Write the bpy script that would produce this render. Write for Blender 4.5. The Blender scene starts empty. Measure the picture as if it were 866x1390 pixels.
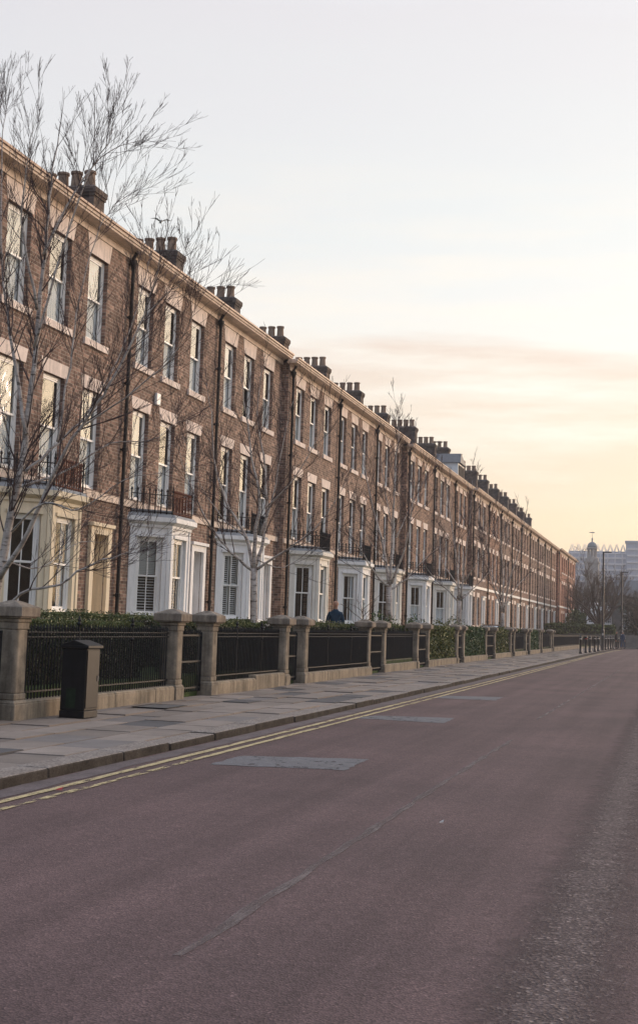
import bpy, math, random
from mathutils import Vector, Matrix
R = math.radians
rnd = random.Random(7)
scene = bpy.context.scene
col = scene.collection

# ------------------------------------------------------------------ camera model (photograph 866 x 1390, picture part 866 x 1300)
F_PX, H0 = 1806.0, 1.45
PITCH, YAW, ROLL = R(6.2326), R(15.118), R(1.9)
CX, CY = 433.0, 650.0

def pix_ray(x, y):
    c, s = math.cos(ROLL), math.sin(ROLL)
    dx, dy = x - CX, y - CY
    u, v = dx * c + dy * s, -dx * s + dy * c
    cp, sp = math.cos(PITCH), math.sin(PITCH)
    fw, up = F_PX * cp + v * sp, F_PX * sp - v * cp
    cy, sy = math.cos(YAW), math.sin(YAW)
    return Vector((u * cy - fw * sy, u * sy + fw * cy, up))

def on_y(x, y, Y):
    d = pix_ray(x, y)
    p = d * (Y / d.y)
    return Vector((p.x, p.y, p.z + H0))

def on_x(x, y, X):
    d = pix_ray(x, y)
    p = d * (X / d.x)
    return Vector((p.x, p.y, p.z + H0))

def on_z(x, y, Z=0.0):
    d = pix_ray(x, y)
    p = d * ((Z - H0) / d.z)
    return Vector((p.x, p.y, p.z + H0))

cam_d = bpy.data.cameras.new('camera')
cam = bpy.data.objects.new('camera', cam_d)
col.objects.link(cam)
cam_d.sensor_fit = 'VERTICAL'
cam_d.sensor_height = 36.0
cam_d.sensor_width = 36.0
cam_d.lens = F_PX / 1390.0 * 36.0
cam_d.shift_y = -45.0 / 1390.0
cam_d.clip_start, cam_d.clip_end = 0.1, 5000.0
fwd = Vector((-math.sin(YAW) * math.cos(PITCH), math.cos(YAW) * math.cos(PITCH), math.sin(PITCH)))
right = Vector((math.cos(YAW), math.sin(YAW), 0))
up = right.cross(fwd)
cr, sr = math.cos(ROLL), math.sin(ROLL)
# the picture's right axis is tilted so that the horizon falls to the right
right2 = right * cr + up * sr
up2 = up * cr - right * sr
M = Matrix.Identity(4)
for i in range(3):
    M[i][0], M[i][1], M[i][2] = right2[i], up2[i], -fwd[i]
M[0][3], M[1][3], M[2][3] = 0.0, 0.0, H0
cam.matrix_world = M
scene.camera = cam

# ------------------------------------------------------------------ materials
MATS = {}
def new_mat(name):
    m = bpy.data.materials.new(name)
    m.use_nodes = True
    nt = m.node_tree
    nt.nodes.clear()
    out = nt.nodes.new('ShaderNodeOutputMaterial')
    MATS[name] = m
    return m, nt, out

def N(nt, t, **kw):
    n = nt.nodes.new(t)
    for k, v in kw.items():
        if k in n.inputs.keys() if hasattr(n.inputs, 'keys') else False:
            n.inputs[k].default_value = v
        else:
            setattr(n, k, v)
    return n

def L(nt, a, b):
    nt.links.new(a, b)

def principled(nt, out, rough=0.8, spec=0.3, metal=0.0):
    b = nt.nodes.new('ShaderNodeBsdfPrincipled')
    b.inputs['Roughness'].default_value = rough
    b.inputs['Specular IOR Level'].default_value = spec
    b.inputs['Metallic'].default_value = metal
    L(nt, b.outputs[0], out.inputs[0])
    return b

def noise(nt, vec, scale, detail=4.0, rough=0.6, dim='3D'):
    n = nt.nodes.new('ShaderNodeTexNoise')
    n.noise_dimensions = dim
    n.inputs['Scale'].default_value = scale
    n.inputs['Detail'].default_value = detail
    n.inputs['Roughness'].default_value = rough
    if vec is not None:
        L(nt, vec, n.inputs['Vector'])
    return n

def ramp(nt, fac, stops):
    r = nt.nodes.new('ShaderNodeValToRGB')
    els = r.color_ramp.elements
    while len(els) < len(stops):
        els.new(0.5)
    for e, (p, c) in zip(els, stops):
        e.position = p
        e.color = (c[0], c[1], c[2], 1.0) if isinstance(c, (tuple, list)) else (c, c, c, 1.0)
    L(nt, fac, r.inputs[0])
    return r

def mix(nt, mode, fac, a, b):
    m = nt.nodes.new('ShaderNodeMix')
    m.data_type = 'RGBA'
    m.blend_type = mode
    m.clamp_factor = True
    for idx, v in ((0, fac), (6, a), (7, b)):
        sock = m.inputs[idx]
        if hasattr(v, 'links'):
            L(nt, v, sock)
        elif idx == 0:
            sock.default_value = v
        elif isinstance(v, (int, float)):
            sock.default_value = (v, v, v, 1)
        else:
            sock.default_value = (v[0], v[1], v[2], 1)
    return m.outputs[2]

def math_n(nt, op, a, b=0.0):
    m = nt.nodes.new('ShaderNodeMath')
    m.operation = op
    for sock, v in ((m.inputs[0], a), (m.inputs[1], b)):
        if hasattr(v, 'links'):
            L(nt, v, sock)
        else:
            sock.default_value = v
    return m.outputs[0]

def bump(nt, bsdf, h, strength=0.3, dist=0.01):
    b = nt.nodes.new('ShaderNodeBump')
    b.inputs['Strength'].default_value = strength
    b.inputs['Distance'].default_value = dist
    L(nt, h, b.inputs['Height'])
    L(nt, b.outputs[0], bsdf.inputs['Normal'])

def obj_co(nt):
    return nt.nodes.new('ShaderNodeTexCoord').outputs['Object']

def world_co(nt):
    return nt.nodes.new('ShaderNodeNewGeometry').outputs['Position']

def simple_mat(name, c, rough=0.8, spec=0.3, metal=0.0, var=0.25, scale=3.0, bscale=0.0, bstr=0.2, c2=None, fine=0.0, streak=0.0):
    """a base colour with two scales of mottling"""
    m, nt, out = new_mat(name)
    b = principled(nt, out, rough, spec, metal)
    v = world_co(nt)
    n1 = noise(nt, v, scale, 5, 0.65)
    lo = tuple(x * (1 - var) for x in c)
    hi = tuple(min(1.0, x * (1 + var)) for x in (c2 or c))
    r = ramp(nt, n1.outputs[0], [(0.3, lo), (0.7, hi)])
    colr = r.outputs[0]
    if fine:
        n2 = noise(nt, v, scale * 14, 3, 0.7)
        r2 = ramp(nt, n2.outputs[0], [(0.3, 1 - fine), (0.7, 1 + fine * 0.6)])
        colr = mix(nt, 'MULTIPLY', 1.0, colr, r2.outputs[0])
    if streak:                                   # rain streaks and grime running down the face
        mp = nt.nodes.new('ShaderNodeMapping'); mp.inputs['Scale'].default_value = (7, 7, 0.7); L(nt, v, mp.inputs[0])
        r3 = ramp(nt, noise(nt, mp.outputs[0], 1.0, 5, 0.7).outputs[0], [(0.36, 1 - streak), (0.58, 1.0)])
        colr = mix(nt, 'MULTIPLY', 1.0, colr, r3.outputs[0])
    L(nt, colr, b.inputs['Base Color'])
    if bscale:
        bump(nt, b, noise(nt, v, bscale, 4, 0.6).outputs[0], bstr, 0.01)
    return m

def wall_uv(nt):
    """horizontal run along the wall and height, whichever way the wall faces"""
    co = obj_co(nt)
    geo = nt.nodes.new('ShaderNodeNewGeometry')
    sn = nt.nodes.new('ShaderNodeSeparateXYZ'); L(nt, geo.outputs['Normal'], sn.inputs[0])
    sp = nt.nodes.new('ShaderNodeSeparateXYZ'); L(nt, co, sp.inputs[0])
    facing_x = math_n(nt, 'GREATER_THAN', math_n(nt, 'ABSOLUTE', sn.outputs[0]), 0.6)
    u = nt.nodes.new('ShaderNodeMix'); u.data_type = 'FLOAT'
    L(nt, facing_x, u.inputs[0]); L(nt, sp.outputs[0], u.inputs[2]); L(nt, sp.outputs[1], u.inputs[3])
    cb = nt.nodes.new('ShaderNodeCombineXYZ')
    L(nt, u.outputs[0], cb.inputs[0]); L(nt, sp.outputs[2], cb.inputs[1])
    return cb.outputs[0], co

def brick_mat(name, c1, c2, mortar, tint=0.15):
    m, nt, out = new_mat(name)
    b = principled(nt, out, 0.9, 0.2)
    uv, co = wall_uv(nt)
    def bt(a, bb, mo, off):
        t = nt.nodes.new('ShaderNodeTexBrick')
        L(nt, uv, t.inputs['Vector'])
        t.inputs['Color1'].default_value = (*a, 1); t.inputs['Color2'].default_value = (*bb, 1)
        t.inputs['Mortar'].default_value = (*mo, 1)
        t.inputs['Scale'].default_value = 1.0
        t.inputs['Mortar Size'].default_value = 0.013
        t.inputs['Mortar Smooth'].default_value = 0.3
        t.inputs['Brick Width'].default_value = 0.27
        t.inputs['Row Height'].default_value = 0.098
        t.inputs['Bias'].default_value = off
        return t
    t1 = bt(c1, c2, mortar, -0.1)
    # each brick's own value, read once per brick through a cell noise
    sc = nt.nodes.new('ShaderNodeVectorMath'); sc.operation = 'DIVIDE'
    L(nt, uv, sc.inputs[0]); sc.inputs[1].default_value = (0.135, 0.098, 1)
    wn = nt.nodes.new('ShaderNodeTexWhiteNoise')
    fl = nt.nodes.new('ShaderNodeVectorMath'); fl.operation = 'FLOOR'; L(nt, sc.outputs[0], fl.inputs[0])
    L(nt, fl.outputs[0], wn.inputs['Vector'])
    per = ramp(nt, wn.outputs['Value'], [(0.0, 0.40), (0.25, 0.72), (0.65, 1.08), (0.88, 1.5), (1.0, 2.1)])
    per.color_ramp.interpolation = 'CONSTANT' if False else 'LINEAR'
    c = mix(nt, 'MULTIPLY', 0.6, t1.outputs[0], per.outputs[0])
    big = ramp(nt, noise(nt, world_co(nt), 0.55, 5, 0.7).outputs[0], [(0.3, 0.78), (0.7, 1.18)])
    c = mix(nt, 'MULTIPLY', 0.9, c, big.outputs[0])
    oi = nt.nodes.new('ShaderNodeObjectInfo')
    hue = ramp(nt, oi.outputs['Random'], [(0.0, (1 - tint, 1 - tint, 1 - tint * 0.7)), (0.5, (1.0, 1.0, 1.0)), (1.0, (1 + tint, 1.0, 1 - tint * 0.4))])
    c = mix(nt, 'MULTIPLY', 1.0, c, hue.outputs[0])
    L(nt, c, b.inputs['Base Color'])
    inv = math_n(nt, 'SUBTRACT', 1.0, t1.outputs['Fac'])
    bump(nt, b, inv, 0.5, 0.008)
    return m

brick_mat('brick', (0.285, 0.178, 0.135), (0.130, 0.083, 0.067), (0.31, 0.255, 0.205))
brick_mat('brick_red', (0.30, 0.145, 0.10), (0.20, 0.095, 0.070), (0.27, 0.20, 0.16))
brick_mat('brick_chimney', (0.13, 0.10, 0.085), (0.075, 0.058, 0.05), (0.12, 0.105, 0.09))
simple_mat('sandstone', (0.76, 0.62, 0.52), 0.85, 0.2, var=0.16, scale=2.2, bscale=40, bstr=0.15, fine=0.1, streak=0.16)
simple_mat('sandstone_lintel', (0.82, 0.69, 0.62), 0.85, 0.2, var=0.14, scale=3.0, bscale=40, bstr=0.1, fine=0.08, streak=0.22)
simple_mat('stucco_white', (0.80, 0.80, 0.815), 0.6, 0.3, var=0.07, scale=1.6, fine=0.03, streak=0.14)
simple_mat('stucco_cream', (0.74, 0.63, 0.47), 0.65, 0.3, var=0.07, scale=1.6, fine=0.03, streak=0.14)
simple_mat('stucco_ivory', (0.74, 0.71, 0.665), 0.65, 0.3, var=0.07, scale=1.6, fine=0.03, streak=0.16)
simple_mat('white_paint', (0.80, 0.795, 0.79), 0.4, 0.4, var=0.05, scale=4, streak=0.08)
simple_mat('cream_paint', (0.76, 0.69, 0.56), 0.4, 0.4, var=0.05, scale=4)
simple_mat('slate', (0.085, 0.085, 0.095), 0.6, 0.4, var=0.3, scale=5, bscale=20)
simple_mat('lead', (0.23, 0.24, 0.26), 0.55, 0.4, var=0.2, scale=3)
simple_mat('copper_gutter', (0.40, 0.25, 0.175), 0.5, 0.4, var=0.25, scale=2)
simple_mat('black_iron', (0.008, 0.008, 0.010), 0.6, 0.25, var=0.4, scale=12)
simple_mat('pipe_iron', (0.010, 0.008, 0.008), 0.6, 0.25, var=0.4, scale=6)
simple_mat('rusty_iron', (0.20, 0.075, 0.045), 0.7, 0.3, var=0.4, scale=9, fine=0.3)
simple_mat('terracotta', (0.27, 0.19, 0.14), 0.85, 0.2, var=0.35, scale=3, fine=0.2)
simple_mat('curtain', (0.78, 0.80, 0.84), 0.9, 0.1, var=0.12, scale=2.5)
simple_mat('blind', (0.74, 0.74, 0.73), 0.5, 0.3, var=0.05, scale=4)
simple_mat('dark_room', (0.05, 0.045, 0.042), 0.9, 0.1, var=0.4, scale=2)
simple_mat('door_paint', (0.62, 0.52, 0.38), 0.5, 0.4, var=0.06, scale=3)
simple_mat('door_grey', (0.42, 0.42, 0.43), 0.5, 0.4, var=0.08, scale=3)
simple_mat('post_stone', (0.205, 0.172, 0.137), 0.9, 0.15, var=0.36, scale=3.4, bscale=60, bstr=0.25, c2=(0.25, 0.21, 0.165), fine=0.14, streak=0.42)
simple_mat('cap_stone', (0.25, 0.205, 0.165), 0.9, 0.15, var=0.32, scale=4.0, bscale=50, bstr=0.3, fine=0.2, streak=0.45)
simple_mat('coping_stone', (0.235, 0.20, 0.155), 0.9, 0.15, var=0.28, scale=1.8, bscale=50, bstr=0.25, c2=(0.27, 0.22, 0.165), fine=0.15, streak=0.40)
simple_mat('cabinet_paint', (0.010, 0.0095, 0.011), 0.5, 0.22, var=0.35, scale=5, fine=0.2, bscale=25, bstr=0.08, streak=0.35)
simple_mat('patch_green', (0.012, 0.022, 0.012), 0.7, 0.2, var=0.5, scale=14)
simple_mat('tarmac_grey', (0.14, 0.136, 0.142), 0.9, 0.2, var=0.15, scale=3, fine=0.35, bscale=120, bstr=0.3)
simple_mat('gutter_tarmac', (0.125, 0.10, 0.10), 0.9, 0.2, var=0.25, scale=2, fine=0.3, bscale=120, bstr=0.3)
simple_mat('kerb_grime', (0.048, 0.041, 0.036), 0.95, 0.1, var=0.5, scale=3.5, fine=0.4, bscale=30, bstr=0.5)
simple_mat('soil', (0.06, 0.05, 0.035), 0.95, 0.1, var=0.4, scale=2, fine=0.3)
simple_mat('lawn', (0.05, 0.075, 0.028), 0.9, 0.1, var=0.4, scale=1.5, fine=0.4)
def bark_mat():
    m, nt, out = new_mat('birch_bark')
    b = principled(nt, out, 0.85, 0.2)
    v = world_co(nt)
    mp = nt.nodes.new('ShaderNodeMapping'); mp.inputs['Scale'].default_value = (5, 5, 22); L(nt, v, mp.inputs[0])
    base = ramp(nt, noise(nt, v, 3.0, 5, 0.7).outputs[0], [(0.32, (0.26, 0.22, 0.20)), (0.68, (0.58, 0.515, 0.47))])
    marks = ramp(nt, noise(nt, mp.outputs[0], 1.0, 4, 0.7).outputs[0], [(0.36, (0.16, 0.14, 0.13)), (0.47, (1.0, 1.0, 1.0))])
    L(nt, mix(nt, 'MULTIPLY', 0.9, base.outputs[0], marks.outputs[0]), b.inputs['Base Color'])
    bump(nt, b, noise(nt, v, 26, 4, 0.7).outputs[0], 0.5, 0.01)
bark_mat()
simple_mat('birch_twig', (0.075, 0.052, 0.052), 0.8, 0.2, var=0.35, scale=3)
simple_mat('branch_brown', (0.135, 0.100, 0.078), 0.85, 0.2, var=0.35, scale=3)
simple_mat('stone_grey', (0.20, 0.185, 0.17), 0.9, 0.15, var=0.3, scale=0.9, fine=0.25)
simple_mat('steel_cladding', (0.34, 0.37, 0.45), 0.6, 0.3, var=0.1, scale=0.05)
simple_mat('steel_white', (0.55, 0.54, 0.56), 0.5, 0.3, var=0.08, scale=0.1)
simple_mat('tower_stone', (0.34, 0.31, 0.29), 0.9, 0.2, var=0.15, scale=0.6)
simple_mat('dome_lead', (0.17, 0.19, 0.205), 0.6, 0.3, var=0.15, scale=0.8)
simple_mat('navy_cloth', (0.010, 0.032, 0.060), 0.85, 0.2, var=0.3, scale=9)
simple_mat('black_cloth', (0.012, 0.012, 0.014), 0.85, 0.2, var=0.3, scale=9)
simple_mat('denim', (0.05, 0.075, 0.125), 0.85, 0.2, var=0.3, scale=9)
simple_mat('skin', (0.43, 0.24, 0.17), 0.6, 0.3, var=0.12, scale=14)
simple_mat('grey_hair', (0.30, 0.27, 0.25), 0.8, 0.2, var=0.2, scale=20)
simple_mat('dark_hair', (0.03, 0.02, 0.016), 0.7, 0.3, var=0.2, scale=20)
simple_mat('eye_dark', (0.01, 0.01, 0.01), 0.2, 0.5, var=0.1)
simple_mat('gull_white', (0.72, 0.72, 0.73), 0.7, 0.2, var=0.05)
simple_mat('gull_grey', (0.27, 0.28, 0.30), 0.7, 0.2, var=0.08)
simple_mat('gull_beak', (0.55, 0.35, 0.05), 0.5, 0.3, var=0.1)
simple_mat('car_black', (0.012, 0.012, 0.014), 0.15, 0.6, var=0.1)
simple_mat('tyre', (0.015, 0.015, 0.015), 0.8, 0.2, var=0.2)
simple_mat('scrap_white', (0.42, 0.40, 0.38), 0.7, 0.2, var=0.1)
simple_mat('scrap_red', (0.42, 0.03, 0.03), 0.6, 0.3, var=0.2)
simple_mat('cover_iron', (0.09, 0.085, 0.085), 0.6, 0.4, var=0.3, scale=8, bscale=60, bstr=0.4)
simple_mat('bollard_black', (0.010, 0.010, 0.012), 0.35, 0.5, var=0.2)
simple_mat('band_white', (0.55, 0.53, 0.5), 0.6, 0.3, var=0.1)
simple_mat('lamp_grey', (0.025, 0.026, 0.03), 0.45, 0.5, var=0.2)

def leaf_mat(name, c1, c2, c3):
    m, nt, out = new_mat(name)
    b = principled(nt, out, 0.55, 0.35)
    g = nt.nodes.new('ShaderNodeNewGeometry')
    r = ramp(nt, g.outputs['Random Per Island'], [(0.0, c1), (0.55, c2), (1.0, c3)])
    n = ramp(nt, noise(nt, world_co(nt), 2.2, 3).outputs[0], [(0.3, 0.65), (0.7, 1.3)])
    L(nt, mix(nt, 'MULTIPLY', 1.0, r.outputs[0], n.outputs[0]), b.inputs['Base Color'])
    return m
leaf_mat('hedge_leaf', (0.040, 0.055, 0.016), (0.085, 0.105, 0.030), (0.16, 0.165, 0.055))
leaf_mat('hedge_shade_leaf', (0.010, 0.020, 0.009), (0.020, 0.034, 0.014), (0.036, 0.05, 0.02))  # darker hedge leaf, for the shade painted down the hedge sides
leaf_mat('laurel_leaf', (0.035, 0.055, 0.014), (0.085, 0.105, 0.022), (0.20, 0.175, 0.045))
leaf_mat('shrub_leaf', (0.025, 0.05, 0.016), (0.05, 0.09, 0.028), (0.10, 0.14, 0.04))
leaf_mat('ivy_leaf', (0.030, 0.036, 0.018), (0.055, 0.060, 0.028), (0.10, 0.09, 0.04))

def glass_mat(name, k):
    m, nt, out = new_mat(name)
    lw = nt.nodes.new('ShaderNodeFresnel'); lw.inputs['IOR'].default_value = 1.52
    fac = math_n(nt, 'MULTIPLY', lw.outputs[0], k)
    fac = math_n(nt, 'MINIMUM', fac, 1.0)
    tr = nt.nodes.new('ShaderNodeBsdfTransparent'); tr.inputs[0].default_value = (0.86, 0.89, 0.89, 1)
    gl = nt.nodes.new('ShaderNodeBsdfGlossy'); gl.inputs['Roughness'].default_value = 0.02
    # old glass is never quite flat
    w = noise(nt, world_co(nt), 2.3, 1)
    bp = nt.nodes.new('ShaderNodeBump'); bp.inputs['Strength'].default_value = 0.12; bp.inputs['Distance'].default_value = 0.02
    L(nt, w.outputs[0], bp.inputs['Height']); L(nt, bp.outputs[0], gl.inputs['Normal'])
    mx = nt.nodes.new('ShaderNodeMixShader')
    L(nt, fac, mx.inputs[0]); L(nt, tr.outputs[0], mx.inputs[1]); L(nt, gl.outputs[0], mx.inputs[2])
    L(nt, mx.outputs[0], out.inputs[0])
glass_mat('window_glass', 0.55)
glass_mat('old_glass', 1.7)

def emit_mat(name, c, s):
    m, nt, out = new_mat(name)
    e = nt.nodes.new('ShaderNodeEmission'); e.inputs[0].default_value = (*c, 1); e.inputs[1].default_value = s
    L(nt, e.outputs[0], out.inputs[0])
emit_mat('lit_lamp', (1.0, 0.62, 0.28), 6.0)

def road_mat():
    m, nt, out = new_mat('red_asphalt')
    b = principled(nt, out, 0.88, 0.25)
    v = world_co(nt)
    base = ramp(nt, noise(nt, v, 0.35, 6, 0.6).outputs[0], [(0.3, (0.085, 0.055, 0.055)), (0.7, (0.131, 0.082, 0.080))])
    # long tyre streaks along the street
    mp = nt.nodes.new('ShaderNodeMapping'); mp.inputs['Scale'].default_value = (2.2, 0.05, 1); L(nt, v, mp.inputs[0])
    st = ramp(nt, noise(nt, mp.outputs[0], 1.0, 4, 0.6).outputs[0], [(0.3, 0.80), (0.7, 1.16)])
    c = mix(nt, 'MULTIPLY', 1.0, base.outputs[0], st.outputs[0])
    vo = nt.nodes.new('ShaderNodeTexVoronoi'); vo.inputs['Scale'].default_value = 85.0; L(nt, v, vo.inputs['Vector'])
    sp = ramp(nt, vo.outputs['Color'], [(0.0, 0.50), (0.5, 0.92), (0.8, 1.2), (0.93, 1.5), (1.0, 2.8)])
    c = mix(nt, 'MULTIPLY', 0.85, c, sp.outputs[0])
    fine = ramp(nt, noise(nt, v, 260, 2, 0.7).outputs[0], [(0.3, 0.7), (0.7, 1.3)])
    c = mix(nt, 'MULTIPLY', 0.7, c, fine.outputs[0])
    mid = ramp(nt, noise(nt, v, 14, 4, 0.7).outputs[0], [(0.3, 0.86), (0.7, 1.12)])
    c = mix(nt, 'MULTIPLY', 1.0, c, mid.outputs[0])
    L(nt, c, b.inputs['Base Color'])
    bump(nt, b, vo.outputs['Distance'], 0.6, 0.006)
    return m
road_mat()

def coarse_mat():
    """worn band where the dressing has gone and the chippings show"""
    m, nt, out = new_mat('coarse_asphalt')
    v = world_co(nt)
    b = nt.nodes.new('ShaderNodeBsdfPrincipled'); b.inputs['Roughness'].default_value = 0.85; b.inputs['Specular IOR Level'].default_value = 0.3
    vo = nt.nodes.new('ShaderNodeTexVoronoi'); vo.inputs['Scale'].default_value = 62.0; L(nt, v, vo.inputs['Vector'])
    sp = ramp(nt, vo.outputs['Color'], [(0.0, (0.070, 0.050, 0.049)), (0.5, (0.108, 0.077, 0.075)), (0.8, (0.188, 0.140, 0.130)), (1.0, (0.44, 0.35, 0.32))])
    mid = ramp(nt, noise(nt, v, 6, 4, 0.7).outputs[0], [(0.3, 0.75), (0.7, 1.15)])
    L(nt, mix(nt, 'MULTIPLY', 1.0, sp.outputs[0], mid.outputs[0]), b.inputs['Base Color'])
    bump(nt, b, vo.outputs['Distance'], 1.0, 0.012)
    sx = nt.nodes.new('ShaderNodeSeparateXYZ'); L(nt, v, sx.inputs[0])
    off = math_n(nt, 'ABSOLUTE', math_n(nt, 'ADD', sx.outputs[0], 0.50))
    n = noise(nt, v, 5.0, 6, 0.75)
    k = math_n(nt, 'SUBTRACT', math_n(nt, 'ADD', 0.36, math_n(nt, 'MULTIPLY', math_n(nt, 'SUBTRACT', n.outputs[0], 0.5), 0.5)), off)
    kk = ramp(nt, k, [(0.0, 0.0), (0.30, 0.85)])
    tr = nt.nodes.new('ShaderNodeBsdfTransparent'); mx = nt.nodes.new('ShaderNodeMixShader')
    L(nt, kk.outputs[0], mx.inputs[0]); L(nt, tr.outputs[0], mx.inputs[1]); L(nt, b.outputs[0], mx.inputs[2])
    L(nt, mx.outputs[0], out.inputs[0])
coarse_mat()

def paint_mat(name, c, lo, hi, along=3.0, across=9.0):
    """worn road paint: flaked away where the noise is low"""
    m, nt, out = new_mat(name)
    v = world_co(nt)
    b = nt.nodes.new('ShaderNodeBsdfPrincipled'); b.inputs['Roughness'].default_value = 0.8
    cc = ramp(nt, noise(nt, v, 5, 4, 0.7).outputs[0], [(0.3, tuple(x * 0.72 for x in c)), (0.7, tuple(x * 1.12 for x in c))])
    pv_ = nt.nodes.new('ShaderNodeTexVoronoi'); pv_.inputs['Scale'].default_value = 80.0; L(nt, v, pv_.inputs['Vector'])
    ps = ramp(nt, pv_.outputs['Color'], [(0.0, 0.62), (0.6, 1.0), (1.0, 1.5)])
    L(nt, mix(nt, 'MULTIPLY', 0.8, cc.outputs[0], ps.outputs[0]), b.inputs['Base Color'])
    bump(nt, b, pv_.outputs['Distance'], 0.5, 0.006)
    mp = nt.nodes.new('ShaderNodeMapping'); mp.inputs['Scale'].default_value = (across, along, 1); L(nt, v, mp.inputs[0])
    n = noise(nt, mp.outputs[0], 1.0, 6, 0.72)
    big = noise(nt, v, 0.16, 2, 0.5)
    s = math_n(nt, 'ADD', math_n(nt, 'MULTIPLY', n.outputs[0], 0.7), math_n(nt, 'MULTIPLY', big.outputs[0], 0.3))
    k = ramp(nt, s, [(lo, 0.0), (hi, 1.0)])
    tr = nt.nodes.new('ShaderNodeBsdfTransparent')
    mx = nt.nodes.new('ShaderNodeMixShader')
    L(nt, k.outputs[0], mx.inputs[0]); L(nt, tr.outputs[0], mx.inputs[1]); L(nt, b.outputs[0], mx.inputs[2])
    L(nt, mx.outputs[0], out.inputs[0])
paint_mat('yellow_paint', (0.45, 0.355, 0.185), 0.39, 0.47)
paint_mat('yellow_paint_worn', (0.45, 0.355, 0.185), 0.44, 0.53)
paint_mat('patch_tarmac', (0.118, 0.112, 0.120), 0.33, 0.46, 4.0, 6.0)
paint_mat('faded_white', (0.160, 0.122, 0.116), 0.32, 0.62, 1.2, 14.0)

def flag_mat():
    m, nt, out = new_mat('flagstone')
    b = principled(nt, out, 0.85, 0.25)
    at = nt.nodes.new('ShaderNodeAttribute'); at.attribute_name = 'slab'
    v = world_co(nt)
    n = ramp(nt, noise(nt, v, 1.3, 5, 0.7).outputs[0], [(0.3, 0.78), (0.7, 1.18)])
    n2 = ramp(nt, noise(nt, v, 60, 3, 0.7).outputs[0], [(0.3, 0.86), (0.7, 1.12)])
    c = mix(nt, 'MULTIPLY', 1.0, at.outputs['Color'], n.outputs[0])
    c = mix(nt, 'MULTIPLY', 1.0, c, n2.outputs[0])
    L(nt, c, b.inputs['Base Color'])
    bump(nt, b, noise(nt, v, 30, 4, 0.6).outputs[0], 0.25, 0.006)
flag_mat()

def kerb_mat():
    m, nt, out = new_mat('granite_kerb')
    b = principled(nt, out, 0.9, 0.2)
    v = world_co(nt)
    vo = nt.nodes.new('ShaderNodeTexVoronoi'); vo.inputs['Scale'].default_value = 38.0; L(nt, v, vo.inputs['Vector'])
    sp = ramp(nt, vo.outputs['Distance'], [(0.0, 1.28), (0.45, 0.95), (0.8, 0.55)])
    n = ramp(nt, noise(nt, v, 2.0, 5, 0.7).outputs[0], [(0.3, (0.20, 0.165, 0.145)), (0.7, (0.285, 0.245, 0.22))])
    L(nt, mix(nt, 'MULTIPLY', 1.0, n.outputs[0], sp.outputs[0]), b.inputs['Base Color'])
    bump(nt, b, vo.outputs['Distance'], -0.8, 0.012)
kerb_mat()

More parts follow.
